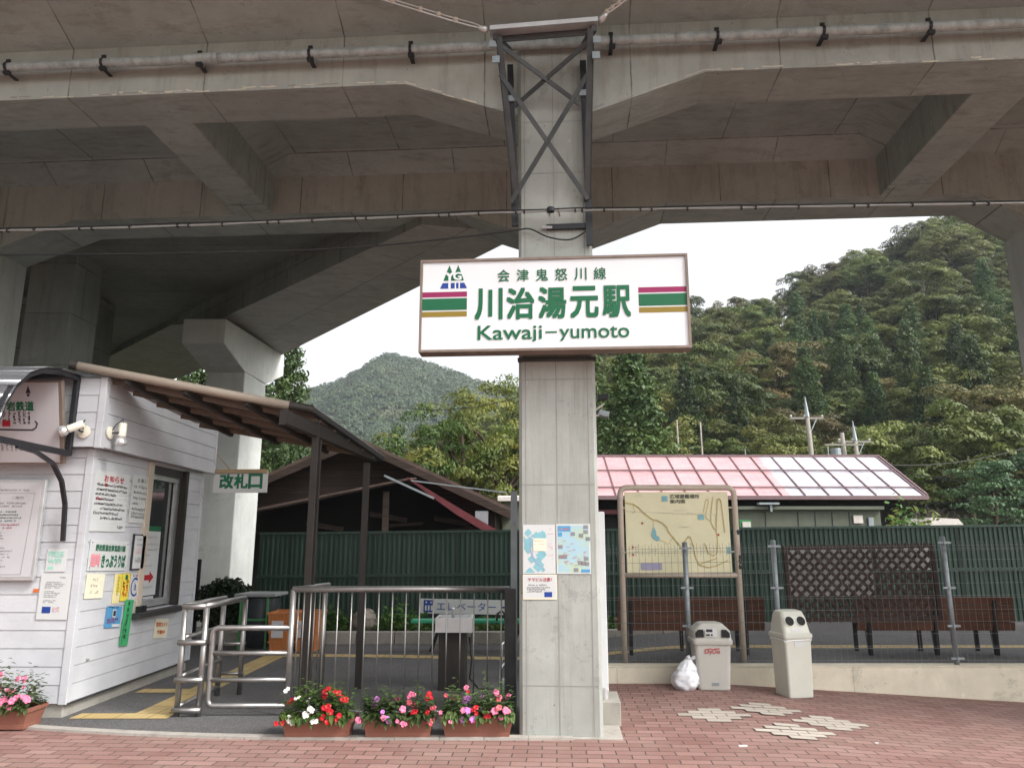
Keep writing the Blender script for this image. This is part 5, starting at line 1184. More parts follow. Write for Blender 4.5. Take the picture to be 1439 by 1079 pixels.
# evacuation map board
mbd = thing('map_board', 'pale yellow evacuation map board in a peeling beige tube frame behind the wire fence', 'map board', (2.0, 9.5, .18))
MY = 9.5; L_, R_x = aY(872, 720, MY).x, aY(1033, 720, MY).x; zt_ = aY(950, 685, MY).z
pts = rounded([(L_, MY, .17), (L_, MY, zt_), (R_x, MY, zt_), (R_x, MY, .17)], .10, 8); rail(mbd, pts, .036, 'beige_paint', 'frame')
zc = aY(950, 808, MY).z; rail(mbd, [(L_, MY, zc), (R_x, MY, zc)], .030, 'beige_paint', 'crossbar')
for i, (z, dx) in enumerate(((1.70, 0), (1.34, 1), (1.28, 1), (1.4, 0))):
    mb = MB(); q = Vector((R_x+.012, MY-.036, z)); rnd = random.Random(i); P = [q+Vector((math.cos(k*.9)*.022*rnd.uniform(.5, 1.1), -abs(math.sin(k*.9))*.001*0, math.sin(k*.9)*.045*rnd.uniform(.5, 1.1))) for k in range(7)]; mb.prism(P, (0, .012, 0)); mb.build('rust_patch', 'black_metal', mbd)
pn = Panel.quad(aY(878.5, 691, MY-.01), aY(1022, 691, MY-.01), aY(1030, 803.5, MY-.01), aY(881, 805, MY-.01)); w, h = pn.w, pn.h
mb = MB(); pn.slab(mb, .025, d=-.03); mb.build('panel', 'map_yellow', mbd, bevel=.003)
mb = MB(); [mb.tube([pn.p(a, b, -.012), pn.p(a-.09 if a < 1 else a+.09, b, -.012)], .012, 6) for a, b in ((.0, h*.8), (.0, h*.25), (w, h*.8), (w, h*.25))]; mb.build('bracket', 'beige_paint', mbd)
M = lambda zx, zy: ((zx-243)/985*w, h-(zy-115)/755*h)     # plan of the board
def road(pts, wd, m, nm='map_line', d=.0): mb = MB(); pn.line(mb, [M(*p) for p in pts], wd, .002+d); mb.build(nm, m, mbd)
road([(245, 216), (325, 232), (370, 262), (420, 315), (490, 372), (545, 388), (590, 408), (630, 450), (645, 495), (690, 550), (730, 600), (745, 625)], .016, 'map_road')
road([(1085, 165), (1060, 300), (1050, 400), (1075, 460), (1098, 480), (1104, 600), (1095, 690), (1060, 720), (1010, 690), (980, 600)], .010, 'map_road', d=.0003)
road([(1098, 480), (1108, 360), (1125, 200), (1140, 182), (1158, 200), (1178, 500)], .013, 'map_road', d=.0006)
road([(1045, 390), (1010, 370), (1005, 330), (1040, 215), (1035, 185), (1015, 195), (985, 310)], .008, 'map_road', d=.0009)
road([(780, 600), (830, 540), (850, 545), (870, 620), (890, 740), (920, 800), (1000, 825), (1080, 810), (1190, 760)], .012, 'map_road', d=.0012)
road([(930, 790), (1090, 740)], .011, 'map_road', d=.0015); road([(505, 385), (505, 420), (498, 440)], .007, 'map_road', d=.0018)
road([(560, 570), (600, 580), (620, 605), (650, 600), (665, 570), (685, 548)], .006, 'map_road', d=.0021); road([(325, 235), (318, 265), (335, 290), (330, 310), (310, 310)], .006, 'map_road', d=.0024)
road([(245, 295), (700, 318), (1195, 335)], .006, 'map_grey', d=.0027); road([(455, 365), (415, 415)], .005, 'map_grey', d=.003)
mb = MB(); pn.poly(mb, [M(*p) for p in ((505, 440), (480, 520), (495, 555), (535, 580), (560, 565), (555, 540), (530, 525), (525, 480))][::-1] , .0022); mb.build('lake', 'map_blue', mbd)
for q in (((932, 335), (990, 380)), ((598, 152), (652, 205)), ((1190, 635), (1222, 700))):
    (a, b), (c_, d_) = M(*q[0]), M(*q[1]); mb = MB(); pn.rect(mb, a, d_, c_, b, .0022); mb.build('map_mark', 'map_blue', mbd)
(a, b), (c_, d_) = M(372, 782), M(568, 845); mb = MB(); pn.rect(mb, a, d_, c_, b, .0022); mb.build('legend', 'map_violet', mbd)
(a, b), (c_, d_) = M(672, 138), M(955, 178); mb = MB(); pn.text(mb, '広域避難場所', a, d_, c_, b, .003, .01); mb.build('lettering', 'ink_black', mbd)
(a, b), (c_, d_) = M(672, 186), M(815, 224); mb = MB(); pn.text(mb, '案内図', a, d_, c_, b, .003, .01); mb.build('lettering', 'ink_black', mbd)
mb = MB()
for x, y in ((398, 410), (1115, 522), (300, 635), (300, 705)): a, b = M(x, y); pn.rect(mb, a-.008, b-.012, a+.012, b+.012, .0028)
mb.build('map_mark', 'ink_red', mbd)
mb = MB()
for x, y, n in ((340, 160, 4), (740, 455, 6), (700, 300, 7), (480, 675, 3), (320, 635, 3), (320, 685, 3), (820, 320, 3)): a, b = M(x, y); pn.scribble(mb, a, b, a+n*.026, 0, .024, 1, .0028, sw=.1)
mb.build('lettering', 'map_grey', mbd)
# benches seen from behind
def bench(label, x0, x1, y, zt=.875, legs=()):
    o = thing('bench', label, 'bench', ((x0+x1)/2, y, yz(x0)), 'brown slatted benches on the yard'); z0 = .175
    for k in range(4):
        mb = MB(); mb.obox((x0, y+.012*k*-1+.03, z0+.30+.107*k), (x1-x0, 0, 0), (0, .028, 0), (0, -.02, .100)); mb.build('back_slat', 'bench_brown', o, bevel=.004)
    mb = MB(); mb.obox((x0, y-.03, zt-.145+.02+.12), (x1-x0, 0, 0), (0, .06, 0), (0, 0, .02)); mb.build('top_rail', 'bench_brown', o, bevel=.004)
    for k in range(4): mb = MB(); mb.box((x0, y+.09+k*.10, z0+.39), (x1, y+.18+k*.10, z0+.42)); mb.build('seat_slat', 'bench_brown', o, bevel=.004)
    mb = MB(); mb.box((x0+.06, y+.06, z0+.33), (x1-.06, y+.10, z0+.385)); mb.build('seat_rail', 'black_metal', o)
    for x in legs or (x0+.18, x1-.18):
        mb = MB(); mb.prism([(x, y+.02, z0), (x, y+.08, z0), (x, y+.12, z0+.33), (x, y+.03, z0+.68), (x, y-.03, z0+.68), (x, y+.0, z0+.33)], (.045, 0, 0)); mb.prism([(x, y+.05, z0+.28), (x, y+.5, z0+.36), (x, y+.5, z0+.39), (x, y+.05, z0+.39)], (.045, 0, 0)); mb.box((x, y+.43, z0), (x+.045, y+.48, z0+.36)); mb.build('leg', 'black_metal', o, bevel=.005)
BYD = 10.05
bench('brown slatted bench seen from behind, in back of the yellow map board', aY(868, 870, BYD).x, aY(1075, 870, BYD).x, BYD, legs=(aY(885, 900, BYD).x, aY(966, 900, BYD).x, aY(1048, 900, BYD).x))
bench('brown slatted bench seen from behind, at right behind the lattice screen', aY(1205, 870, BYD).x, aY(1427, 870, BYD).x, BYD, legs=(aY(1222, 900, BYD).x, aY(1316, 900, BYD).x, aY(1400, 900, BYD).x))
# lattice screen
ls = thing('lattice_screen', 'dark brown diagonal wooden lattice screen fixed behind the wire fence', 'screen', (4, 9.36, .2))
LY = 9.34; pn = Panel.quad(aY(1101, 768, LY), aY(1311, 762, LY), aY(1325, 872, LY), aY(1108, 873, LY)); w, h = pn.w, pn.h
tl = aY(1101, 768, LY)
mb = MB(); fw = .05
for a in ((0, 0, w, fw), (0, h-fw, w, h), (0, fw, fw, h-fw), (w-fw, fw, w, h-fw)): mb = MB(); pn.slab(mb, .045, *a, d=-.03); mb.build('frame', 'wood_lattice', ls, bevel=.004)
step, sw_ = .125, .036
for layer, sg_ in ((0, 1), (1, -1)):
    mb = MB(); k = -h
    while k < w:
        # line y = sg*(x-k)
        xa_, ya_ = (k, 0) if sg_ > 0 else (k, h); xb_, yb_ = (k+h, h) if sg_ > 0 else (k+h, 0)
        t0 = max(0, (0.02-xa_)/(xb_-xa_)); t1 = min(1, (w-.02-xa_)/(xb_-xa_))
        if t1 > t0+.02:
            p, q = pn.p(xa_+(xb_-xa_)*t0, ya_+(yb_-ya_)*t0, -.02+.012*layer), pn.p(xa_+(xb_-xa_)*t1, ya_+(yb_-ya_)*t1, -.02+.012*layer)
            mb.beam(p, q, .010, sw_, pn.n.cross((q-p).normalized()))
        k += step
    mb.build('slats', 'wood_lattice', ls)
mb = MB(); [mb.box((x-.02, LY+.03, .17), (x+.02, LY+.06, .5)) for x in (tl.x+.1,)]; mb.build('leg', 'wood_lattice', ls)
o = tag(MB().box((aY(1104, 800, 9.5).x, 9.5, aY(1104, 838, 9.5).z), (aY(1226, 800, 9.5).x, 9.52, aY(1104, 772, 9.5).z)).build('rear_panel', 'paper'), 'larger white panel mounted behind the left part of the lattice screen', 'panel')
o = tag(MB().box((aY(1234, 800, 9.5).x, 9.5, aY(1234, 800, 9.5).z), (aY(1312, 800, 9.5).x, 9.52, aY(1234, 768, 9.5).z)).build('rear_panel', 'paper'), 'smaller white panel mounted behind the upper right of the lattice screen', 'panel')
# litter bins
def rot2(p, c, a): x, y = p[0]-c[0], p[1]-c[1]; return (c[0]+x*math.cos(a)-y*math.sin(a), c[1]+x*math.sin(a)+y*math.cos(a), p[2])
def loft(mb, rings, cap=True):
    n = len(rings[0]); b = len(mb.v)
    for r in rings: mb.v += [tuple(p) for p in r]
    for i in range(len(rings)-1):
        for k in range(n): mb.f.append((b+i*n+k, b+i*n+(k+1) % n, b+(i+1)*n+(k+1) % n, b+(i+1)*n+k)); mb.mi.append(mb.k)
    if cap: mb.f.append(tuple(b+k for k in range(n))[::-1]); mb.mi.append(mb.k); mb.f.append(tuple(b+(len(rings)-1)*n+k for k in range(n))); mb.mi.append(mb.k)
def rrect(c, w, d, z, a=0, r=.04, n=4):
    out = []
    for sx_, sy_, a0 in ((1, -1, -90), (1, 1, 0), (-1, 1, 90), (-1, -1, 180)):
        for k in range(n+1): t_ = R(a0+90*k/n); out.append(rot2((c[0]+sx_*(w/2-r)+r*math.cos(t_), c[1]+sy_*(d/2-r)+r*math.sin(t_), z), c, a))
    return out
c = (2.215, 8.86); z0 = gz(*c); a = R(-4)
b1 = thing('litter_bin', 'short grey litter bin with red logo and two side openings beside the white bag', 'bin', (*c, z0), 'litter bins by the low wall')
mb = MB(); loft(mb, [rrect(c, .34, .30, z0+.0, a), rrect(c, .35, .31, z0+.02, a), rrect(c, .40, .35, z0+.50, a)]); mb.build('body', 'bin_grey', b1, bevel=.006)
mb = MB(); loft(mb, [rrect(c, .43, .38, z0+.475, a), rrect(c, .44, .39, z0+.50, a), rrect(c, .44, .39, z0+.525, a), rrect(c, .42, .37, z0+.53, a), rrect(c, .40, .35, z0+.62, a), rrect(c, .26, .26, z0+.69, a), rrect(c, .18, .2, z0+.70, a)]); mb.build('lid', 'bin_grey', b1, bevel=.005)
for sx_ in (-1, 1):
    mb = MB(); P = [rot2((c[0]+sx_*x, c[1]-.179-(z < .56)*.006+(z-.55)*.05, z0+z), c, a) for x, z in ((.095, .555), (.185, .553), (.185, .60), (.15, .635), (.10, .635))]; mb.prism(P, (0, -.012, 0)); mb.build('opening', 'hole_dark', b1)
pn = Panel(rot2((c[0]-.09, c[1]-.192, z0+.56), c, a), (math.cos(a), math.sin(a), 0), ZZ, .14, .09)
mb = MB(); pn.slab(mb, .003, 0.01, 0, .14, .085); mb.build('label', 'paper', b1); mb = MB(); pn.rect(mb, .02, .05, .09, .08, .0045); pn.rect(mb, .02, .01, .06, .03, .0045); pn.rect(mb, .07, .01, .09, .03, .0045); mb.build('print', 'ink_black', b1)
pn = Panel(rot2((c[0]-.08, c[1]-.173, z0+.38), c, a), (math.cos(a), math.sin(a), 0), (0, -.03, 1), .16, .07)
mb = MB(); pn.text(mb, 'DyDo', -.01, -.01, .155, .048, .002, .012); pn.poly(mb, [(.01, .048), (.075, .048), (.065, .058), (.03, .058)], .0022); pn.poly(mb, [(.08, .048), (.15, .048), (.15, .06), (.1, .058)], .0022); mb.build('lettering', 'ink_red', b1)
pn = Panel(rot2((c[0]-.03, c[1]-.157, z0+.05), c, a), (math.cos(a), math.sin(a), 0), ZZ, .08, .03); mb = MB(); pn.slab(mb, .003, d=.002); mb.build('tag', 'galvanised', b1)
c = (3.05, 8.66); z0 = gz(*c); a = R(11)
b2 = thing('litter_bin', 'tall cream litter bin with two round holes, in front of the fence', 'bin', (*c, z0), 'litter bins by the low wall')
mb = MB(); loft(mb, [rrect(c, .285, .285, z0, a, .025), rrect(c, .29, .29, z0+.02, a, .025), rrect(c, .315, .315, z0+.63, a, .025)]); mb.build('body', 'bin_cream', b2, bevel=.006)
mb = MB(); loft(mb, [rrect(c, .335, .335, z0+.60, a, .03), rrect(c, .345, .345, z0+.62, a, .03), rrect(c, .345, .345, z0+.645, a, .03), rrect(c, .32, .32, z0+.66, a, .04)])
loft(mb, [rrect((c[0], c[1]), .325, .31, z0+.655, a, .04), rrect((c[0]+.0, c[1]+.02), .295, .24, z0+.82, a, .05), rrect((c[0], c[1]+.03), .27, .18, z0+.875, a, .05), rrect((c[0], c[1]+.04), .19, .10, z0+.89, a, .04)]); mb.build('lid', 'bin_cream', b2, bevel=.004)
for sx_ in (-.068, .068):
    e = Vector(rot2((c[0]+sx_, c[1]-.112+.006, z0+.775), c, a)); nrm = Vector(rot2((0, -1, .42), (0, 0), a)); nrm.normalize()
    mb = MB(); mb.tube([e-nrm*.02, e+nrm*.016], .060, 20); mb.build('rim', 'bin_cream', b2, smooth=False, bevel=.003)
    mb = MB(); mb.tube([e-nrm*.01, e+nrm*.0185], .050, 20); mb.build('opening', 'hole_dark', b2)
rr_ = (math.cos(a), math.sin(a), 0)
pn = Panel(rot2((c[0]-.05, c[1]-.155, z0+.52), c, a), rr_, (0, -.04, 1), .11, .05); mb = MB(); pn.slab(mb, .003, d=.001); mb.build('label', 'paper', b2)
pn = Panel(rot2((c[0]-.07, c[1]-.150, z0+.675), c, a), rr_, (0, .5, 1), .11, .03); mb = MB(); pn.slab(mb, .003, d=.001); mb.build('label', 'panel_pink', b2)
mb = MB(); mb.tube([Vector(p)+Vector((0, 0, -.02+.012*math.sin(i))) for i, p in enumerate(rrect(c, .325, .325, z0+.60, a, .03)+[rrect(c, .325, .325, z0+.60, a, .03)[0]])], .006, 5); mb.build('liner', 'bag_white', b2)
# plastic bag
bc = aZ(961, 966, gz(1.9)); bg_ = thing('plastic_bag', 'white knotted plastic bag of rubbish leaning on the short grey bin', 'bag', (bc.x, 8.78, gz(1.9)))
mb = MB(); n, m = 40, 26; zb = gz(1.9)
for j in range(m+1):
    t_ = j/m
    for i in range(n):
        ph = 2*math.pi*i/n; rad = (.145*math.sin(math.pi*min(1, (t_*.94+.06)**.62))**.7 if t_ < .62 else .145*math.sin(math.pi*(.62*.94+.06)**.62)**.7*(1-(t_-.62)/.38)**.9+.016)
        d = Vector((math.cos(ph), math.sin(ph), t_*2.2)); k = 1+.22*mn.noise(d*2.3)+.10*abs(mn.noise(d*6.1))*2+.05*mn.noise(d*15)
        mb.v.append((bc.x+math.cos(ph)*rad*k+.05*t_*t_, 8.78+math.sin(ph)*rad*k*.85, zb+t_*.33+.012*mn.noise(d*4)))
for j in range(m):
    for i in range(n): mb.f.append((j*n+i, j*n+(i+1) % n, (j+1)*n+(i+1) % n, (j+1)*n+i)); mb.mi.append(0)
mb.build('sack', 'bag_white', bg_, smooth=True)
for s_ in (-1, 1):
    mb = MB(); P = [(bc.x+.05+s_*.01, 8.78, zb+.30), (bc.x+.07+s_*.035, 8.76, zb+.335), (bc.x+.09+s_*.05, 8.74, zb+.345), (bc.x+.12+s_*.06, 8.74, zb+.32)]; mb.tube(P, [.014, .024, .018, .006], 6); mb.build('handle', 'bag_white', bg_, smooth=True)
# litter on pavement
for i, (px, py) in enumerate(((1044, 1048), (1232, 1044))):
    p = aZ(px, py, gz(2)); s_ = .035-.02*i; mb = MB(); mb.obox(p-Vector((s_, s_*.5, 0)), (s_*2, .004, .0), (.004, s_, 0), (0, 0, .006)); tag(mb.build('paper_scrap', 'paper'), ('white scrap of paper on the red bricks below the pale diamonds', 'tiny white scrap on the bricks toward the right')[i], 'litter')

# ================================================================== GREEN CORRUGATED FENCE
gw = thing('corrugated_fence', 'dark green corrugated metal fence across the back of the yard', 'fence', (3, 14.3, 0))
WX0 = aY(363, 790, 14.3).x; WX1 = 13.5
mb = MB(); xs_ = [WX0]; zt = lambda x: 1.725+.0105*(x-WX0)
x = WX0; pts = []
while x < WX1: pts += [(x, 14.30), (x+.032, 14.30), (x+.045, 14.282), (x+.077, 14.282), (x+.09, 14.30)]; x += .09
b0 = len(mb.v)
for x, y in pts: mb.v += [(x, y, 0), (x, y, zt(x))]
for i in range(len(pts)-1): mb.f.append((2*i, 2*i+2, 2*i+3, 2*i+1)); mb.mi.append(0)
s_ = mb.build('sheet', 'green_sheet', gw); 
mb = MB(); mb.obox((WX0, 14.262, zt(WX0)), (WX1-WX0, 0, zt(WX1)-zt(WX0)), (0, .055, 0), (0, 0, .045)); mb.build('cap_rail', 'green_sheet', gw)
zr_ = lambda x: zt(x)-.78
mb = MB(); mb.obox((WX0, 14.25, zr_(WX0)), (WX1-WX0, 0, zt(WX1)-zt(WX0)), (0, .022, 0), (0, 0, .05)); mb.build('middle_rail', 'green_sheet', gw)
for x in fr(WX0+.6, WX1-.6, 11): mb = MB(); mb.box((x-.004, 14.268, .05), (x+.006, 14.274, zt(x))); mb.build('seam', 'black_metal', gw)

# ================================================================== BARN WITH LEAN-TO
ba = thing('barn', 'old dark timber barn with low gable roof and a sagging lean-to behind the green fence', 'barn', (-4.2, 20, 0))
BYF = 20.0; pk = aY(500, 613, BYF); er = aY(722, 716, BYF); el = aY(283, 706, BYF)
def gable(y, dz=0): return [(el.x+.5, y, -.3), (er.x-.5, y, -.3), (er.x-.5, y, er.z+.15-dz), (pk.x, y, pk.z-.12-dz), (el.x+.5, y, el.z+.15-dz)]
mb = MB(); mb.prism(gable(BYF+.5), (0, 7, 0)); mb.build('wall', 'wood_dark', ba)
for a_, b_ in ((pk, er), (el, pk)):
    d_ = (b_-a_); th = Vector((-d_.z, 0, d_.x)).normalized()
    mb = MB(); P = [a_-th*.09, b_-th*.09, b_, a_]; mb.prism([Vector((p.x, BYF-.1, p.z)) for p in P], (0, 8.2, 0)); rf = mb.build('roof', 'barn_roof', ba)
    mb = MB(); mb.prism([Vector((p.x, BYF-.13, p.z)) for p in (a_-th*.26, b_-th*.26, b_-th*.08, a_-th*.08)], (0, .03, 0)); mb.build('bargeboard', 'wood_dark', rf)
    for k in range(1, 12): p = a_.lerp(b_, k/12); mb = MB(); mb.box((p.x-.02, BYF-.1, p.z), (p.x+.02, BYF+8.1, p.z+.04)); 
mb = MB(); mb.prism([aY(x, y, 19.3) for x, y in ((340, 724), (574, 677), (640, 716), (712, 757), (712, 840), (340, 840))], (0, .1, 0)); mb.build('lean_to_shade', 'shade_black', ba)  # black slab standing in for the shade under the lean-to
for px, py in ((430, 735), (520, 722), (610, 728), (655, 742)):
    q = aY(px, py, 18.9); mb = MB(); mb.beam(q, q+Vector((.9, .1, -.15)), .06, .12); mb.beam(q+Vector((.3, 0, -.3)), q+Vector((1.3, .1, -.22)), .05, .07); mb.build('stored_timber', 'wood_dark', ba)
# lean-to in front
l0, l1, l2, l3 = aY(340, 722, 18.6), aY(575, 672, 18.6), aY(712, 752, 17.4), aY(575, 672, 17.4)
mb = MB(); a_, b_ = aY(350, 718, 18.2), aY(573, 673, 18.2); mb.beam(a_, b_, .10, .05); mb.build('lean_to_edge', 'barn_roof', ba)
mb = MB(); mb.prism([a_, b_, b_+Vector((0, 1.7, .15)), a_+Vector((0, 1.7, .15))], (0, 0, .03)); mb.build('lean_to_roof', 'barn_roof', ba)
c0, c1 = aY(573, 672, 18.2), aY(712, 756, 18.2); c2, c3 = aY(600, 676, 20.0), aY(742, 756, 20.0)
mb = MB(); mb.prism([c0, c1, Vector((c1.x, 20.0, c1.z)), Vector((c0.x, 20.0, c0.z))], (0, 0, .035)); mb.build('lean_to_roof', 'maroon_roof', ba)
mb = MB(); a_, b_ = aY(572, 674, 18.1), aY(660, 748, 18.1); mb.prism([aY(572, 672, 18.1), aY(712, 752, 18.1), aY(690, 752, 18.1), aY(640, 722, 18.1)], (0, -.03, 0)); mb.build('lean_to_roof', 'maroon_roof', ba)
mb = MB(); mb.beam(aY(578, 675, 18.0), aY(712, 692, 18.0), .02, .03); mb.beam(aY(540, 668, 18.0), aY(610, 700, 18.0), .04, .05); mb.build('loose_pole', 'galvanised', ba)
mb = MB(); [mb.box((x, 18.3, -.2), (x+.13, 18.43, aY(450, 700, 18.3).z)) for x in (-6.4,)]; mb.build('post', 'wood_dark', ba)
mb = MB(); [mb.box((x, 18.3, -.2), (x+.13, 18.43, aY(450, 690, 18.3).z)) for x in (-3.1,)]; mb.build('post', 'wood_dark', ba)
mb = MB(); mb.box((aY(668, 720, 19.9).x, 19.85, aY(668, 742, 19.9).z), (aY(686, 720, 19.9).x, 19.95, aY(668, 718, 19.9).z)); mb.build('window', 'galvanised', ba)

# ================================================================== PINK ROOF HOUSE
ph = thing('pink_roof_house', 'long low house with pink and pale panelled metal roof behind the green fence', 'house', (7, 30, 0))
EY, RY = 28.0, 31.4; ez = aY(1000, 698, EY).z; rz_ = aY(1000, 643, RY).z; xe = aY(1302, 698, EY).x; xr = aY(1222, 643, RY).x; xl = .35; xm = 10.25
slope = Vector((0, RY-EY, rz_-ez))
for x0, x1, m in ((xl, xm, 'roof_pink'), (xm, xe, 'roof_pale')):
    mb = MB(); mb.prism([(x0, EY, ez), (x1, EY, ez), (x1, RY, rz_), (x0, RY, rz_)], (0, 0, .05)); rf = mb.build('roof', m, ph)
    mb = MB(); mb.prism([(x0, RY, rz_), (x1, RY, rz_), (x1, RY+3.4, ez), (x0, RY+3.4, ez)], (0, 0, .05)); mb.build('rear_roof', m, ph)
x = xl; nn_ = 0
while x < xe-.1:
    mb = MB(); mb.prism([(x-.022, EY-.02, ez+.05), (x+.022, EY-.02, ez+.05), (x+.022, RY, rz_+.05), (x-.022, RY, rz_+.05)], (0, 0, .045)); mb.build('roof_seam', 'roof_seam', ph); x += .87
for k in (.16, .58):
    p = Vector((0, EY, ez+.10))+slope*k; mb = MB(); mb.box((xl, p.y-.03, p.z-.01), (xe-.05, p.y+.03, p.z+.035)); mb.build('snow_guard', 'roof_seam', ph)
mb = MB(); mb.box((xl, RY-.08, rz_+.02), (xe, RY+.08, rz_+.12)); mb.build('ridge', 'roof_seam', ph)
mb = MB(); mb.box((xl, EY-.08, ez-.10), (xe+.05, EY-.0, ez+.04)); mb.build('gutter', 'roof_seam', ph)
for a_ in (xe,): mb = MB(); mb.prism([(xe, EY-.03, ez), (xe, RY, rz_), (xe, RY, rz_+.12), (xe, EY-.03, ez+.1)], (.06, 0, 0)); mb.build('verge', 'roof_seam', ph)
mb = MB(); mb.box((xl+.5, EY+.8, -.3), (xe-.6, RY+2.6, ez+.35)); mb.build('wall', 'shade_black', ph)  # wall coloured near-black to carry the shadow of the eave
mb = MB(); mb.box((aY(1236, 730, 28.6).x, 28.55, .2), (aY(1280, 730, 28.6).x, 28.75, aY(1236, 742, 28.6).z)); mb.build('boarding', 'barn_roof', ph)
mb = MB(); mb.box((.5, 28.5, aY(850, 722, 28.5).z), (4.2, 28.7, aY(850, 716, 28.5).z)); mb.build('boarding', 'maroon_roof', ph)
# olive shed before it
sh = thing('olive_shed', 'olive green panelled shed with thin eave under the pink roof', 'shed', (8, 23, 0))
SY = 23.0; sa, sb_ = aY(1037, 712, SY), aY(1236, 712, SY)
mb = MB(); mb.box((aY(1030, 720, SY).x, SY, -.3), (sb_.x, SY+3, aY(1100, 716, SY).z)); mb.build('wall', 'shed_olive', sh)
mb = MB(); mb.box((sa.x-.2, SY-.18, aY(1100, 716, SY).z), (sb_.x+.05, SY+3.2, aY(1100, 711.5, SY).z)); mb.build('roof', 'shed_olive', sh)
for px in (1076, 1122, 1146, 1170, 1194): mb = MB(); q = aY(px, 735, SY); mb.box((q.x-.012, SY-.012, 1.2), (q.x+.012, SY-.002, aY(px, 719, SY).z)); mb.build('panel_joint', 'black_metal', sh)
for a_, b_, m, nm in (((1198, 724), (1212, 735), 'roof_far', 'notice'), ((1219, 727), (1228, 745), 'galvanised', 'meter_box'), ((1038, 730), (1056, 748), 'green_frame', 'window')):
    p, q = aY(*a_, SY), aY(*b_, SY); mb = MB(); mb.box((p.x, SY-.06, q.z), (q.x, SY-.003, p.z)); mb.build(nm, m, sh)
mb = MB(); p, q = aY(1042, 733, SY), aY(1054, 744, SY); mb.box((p.x, SY-.1, q.z), (q.x, SY-.065, p.z)); mb.build('window_pane', 'roof_far', sh)
for px in (1082,): mb = MB(); q = aY(px, 707, SY-.2); mb.box((q.x-.35, SY-.3, q.z-.04), (q.x+.25, SY-.1, q.z+.02)); mb.box((q.x-.02, SY-.25, q.z-.25), (q.x+.05, SY-.2, q.z-.04)); mb.build('lamp_arm', 'galvanised', sh)

# ================================================================== UTILITY POLES AND WIRES
def upole(name, label, px, pytop, Y, arm, hgt=None, trans=False, spike=True):
    t_ = aY(px, pytop, Y); o = thing(name, label, 'utility pole', (t_.x, Y, 0), 'utility poles at the foot of the hill'); zt_ = t_.z; sp = 1.25 if spike else 0
    mb = MB(); mb.tube([(t_.x+.35, Y, -.3), (t_.x+.04, Y, zt_-sp)], [.17, .12], 12); mb.build('pole', 'pole_concrete', o, smooth=True)
    if spike: mb = MB(); mb.tube([(t_.x+.04, Y, zt_-sp), (t_.x, Y, zt_)], [.15, .02], 8); mb.build('spike', 'galvanised', o)
    if arm:
        mb = MB(); mb.box((t_.x-arm, Y-.05, zt_-sp-.12), (t_.x+arm, Y+.05, zt_-sp)); mb.build('cross_arm', 'pole_concrete', o)
        mb = MB(); mb.beam((t_.x+.05, Y-.07, zt_-sp-1.1), (t_.x+arm*.55, Y-.07, zt_-sp-.1), .05, .05); mb.build('brace', 'galvanised', o)
        for k in (-.92, -.1, .92): mb = MB(); mb.lathe([(.03, 0), (.07, .04), (.07, .10), (.03, .14)], (t_.x+arm*k, Y, zt_-sp), 8); mb.build('insulator', 'roof_far', o)
    if trans:
        mb = MB(); mb.tube([(t_.x-.55, Y-.3, zt_-sp-1.75), (t_.x-.55, Y-.3, zt_-sp-1.0)], .30, 14); mb.build('transformer', 'galvanised', o, smooth=False, bevel=.03)
        mb = MB(); mb.box((t_.x-1.2, Y-.4, zt_-sp-.82), (t_.x+1.0, Y-.3, zt_-sp-.72)); mb.build('cross_arm', 'pole_concrete', o)
    return o, Vector((t_.x, Y, zt_-sp))
upole('utility_pole', 'tall utility pole with a spike top and crossarm above the pale roof', 1131, 557, 44, 1.0)
upole('utility_pole', 'short utility pole with a spike top, right of the transformer pole', 1198, 591, 46, 1.0)
upole('utility_pole', 'utility pole carrying a grey transformer between the two spiked poles', 1182, 608, 45, 0, trans=True, spike=False)
for px, py in ((1047, 631), (1163, 627)):
    t_ = aY(px, py, 43); mb = MB(); mb.tube([(t_.x, 43, 0), (t_.x, 43, t_.z)], [.12, .03], 8); tag(mb.build('pole_tip', 'galvanised'), 'small spike of a pole just showing over the pink roof' if px < 1100 else 'small spike of a pole between the two spiked utility poles', 'pole')
def span(label, a, b, sag, r=.018, n=14):
    a, b = Vector(a), Vector(b); pts = [a.lerp(b, k/n)-ZZ*sag*4*(k/n)*(1-k/n) for k in range(n+1)]; mb = MB(); mb.tube(pts, r, 5); tag(mb.build('power_line', 'cable_grey' if 'pale' in label else 'cable_black', smooth=True), label, 'power line', 'power lines at right')
span('pale power line rising to the right edge from the roof corner', aY(1236, 652, 40), aY(1500, 610, 32), .5, .02)
span('power line sagging across the dark trees to the right edge', aY(1262, 661, 38), aY(1500, 634, 26), .6)
span('power line running level above the pine to the right edge', aY(1275, 664, 36), aY(1500, 676, 30), .3)
span('lowest power line crossing in front of the pine', aY(1300, 708, 34), aY(1500, 660, 28), .3)
span('thin black line over the roof of the barn toward the autumn tree', aY(560, 572, 26), aY(735, 556, 24), .25, .012)
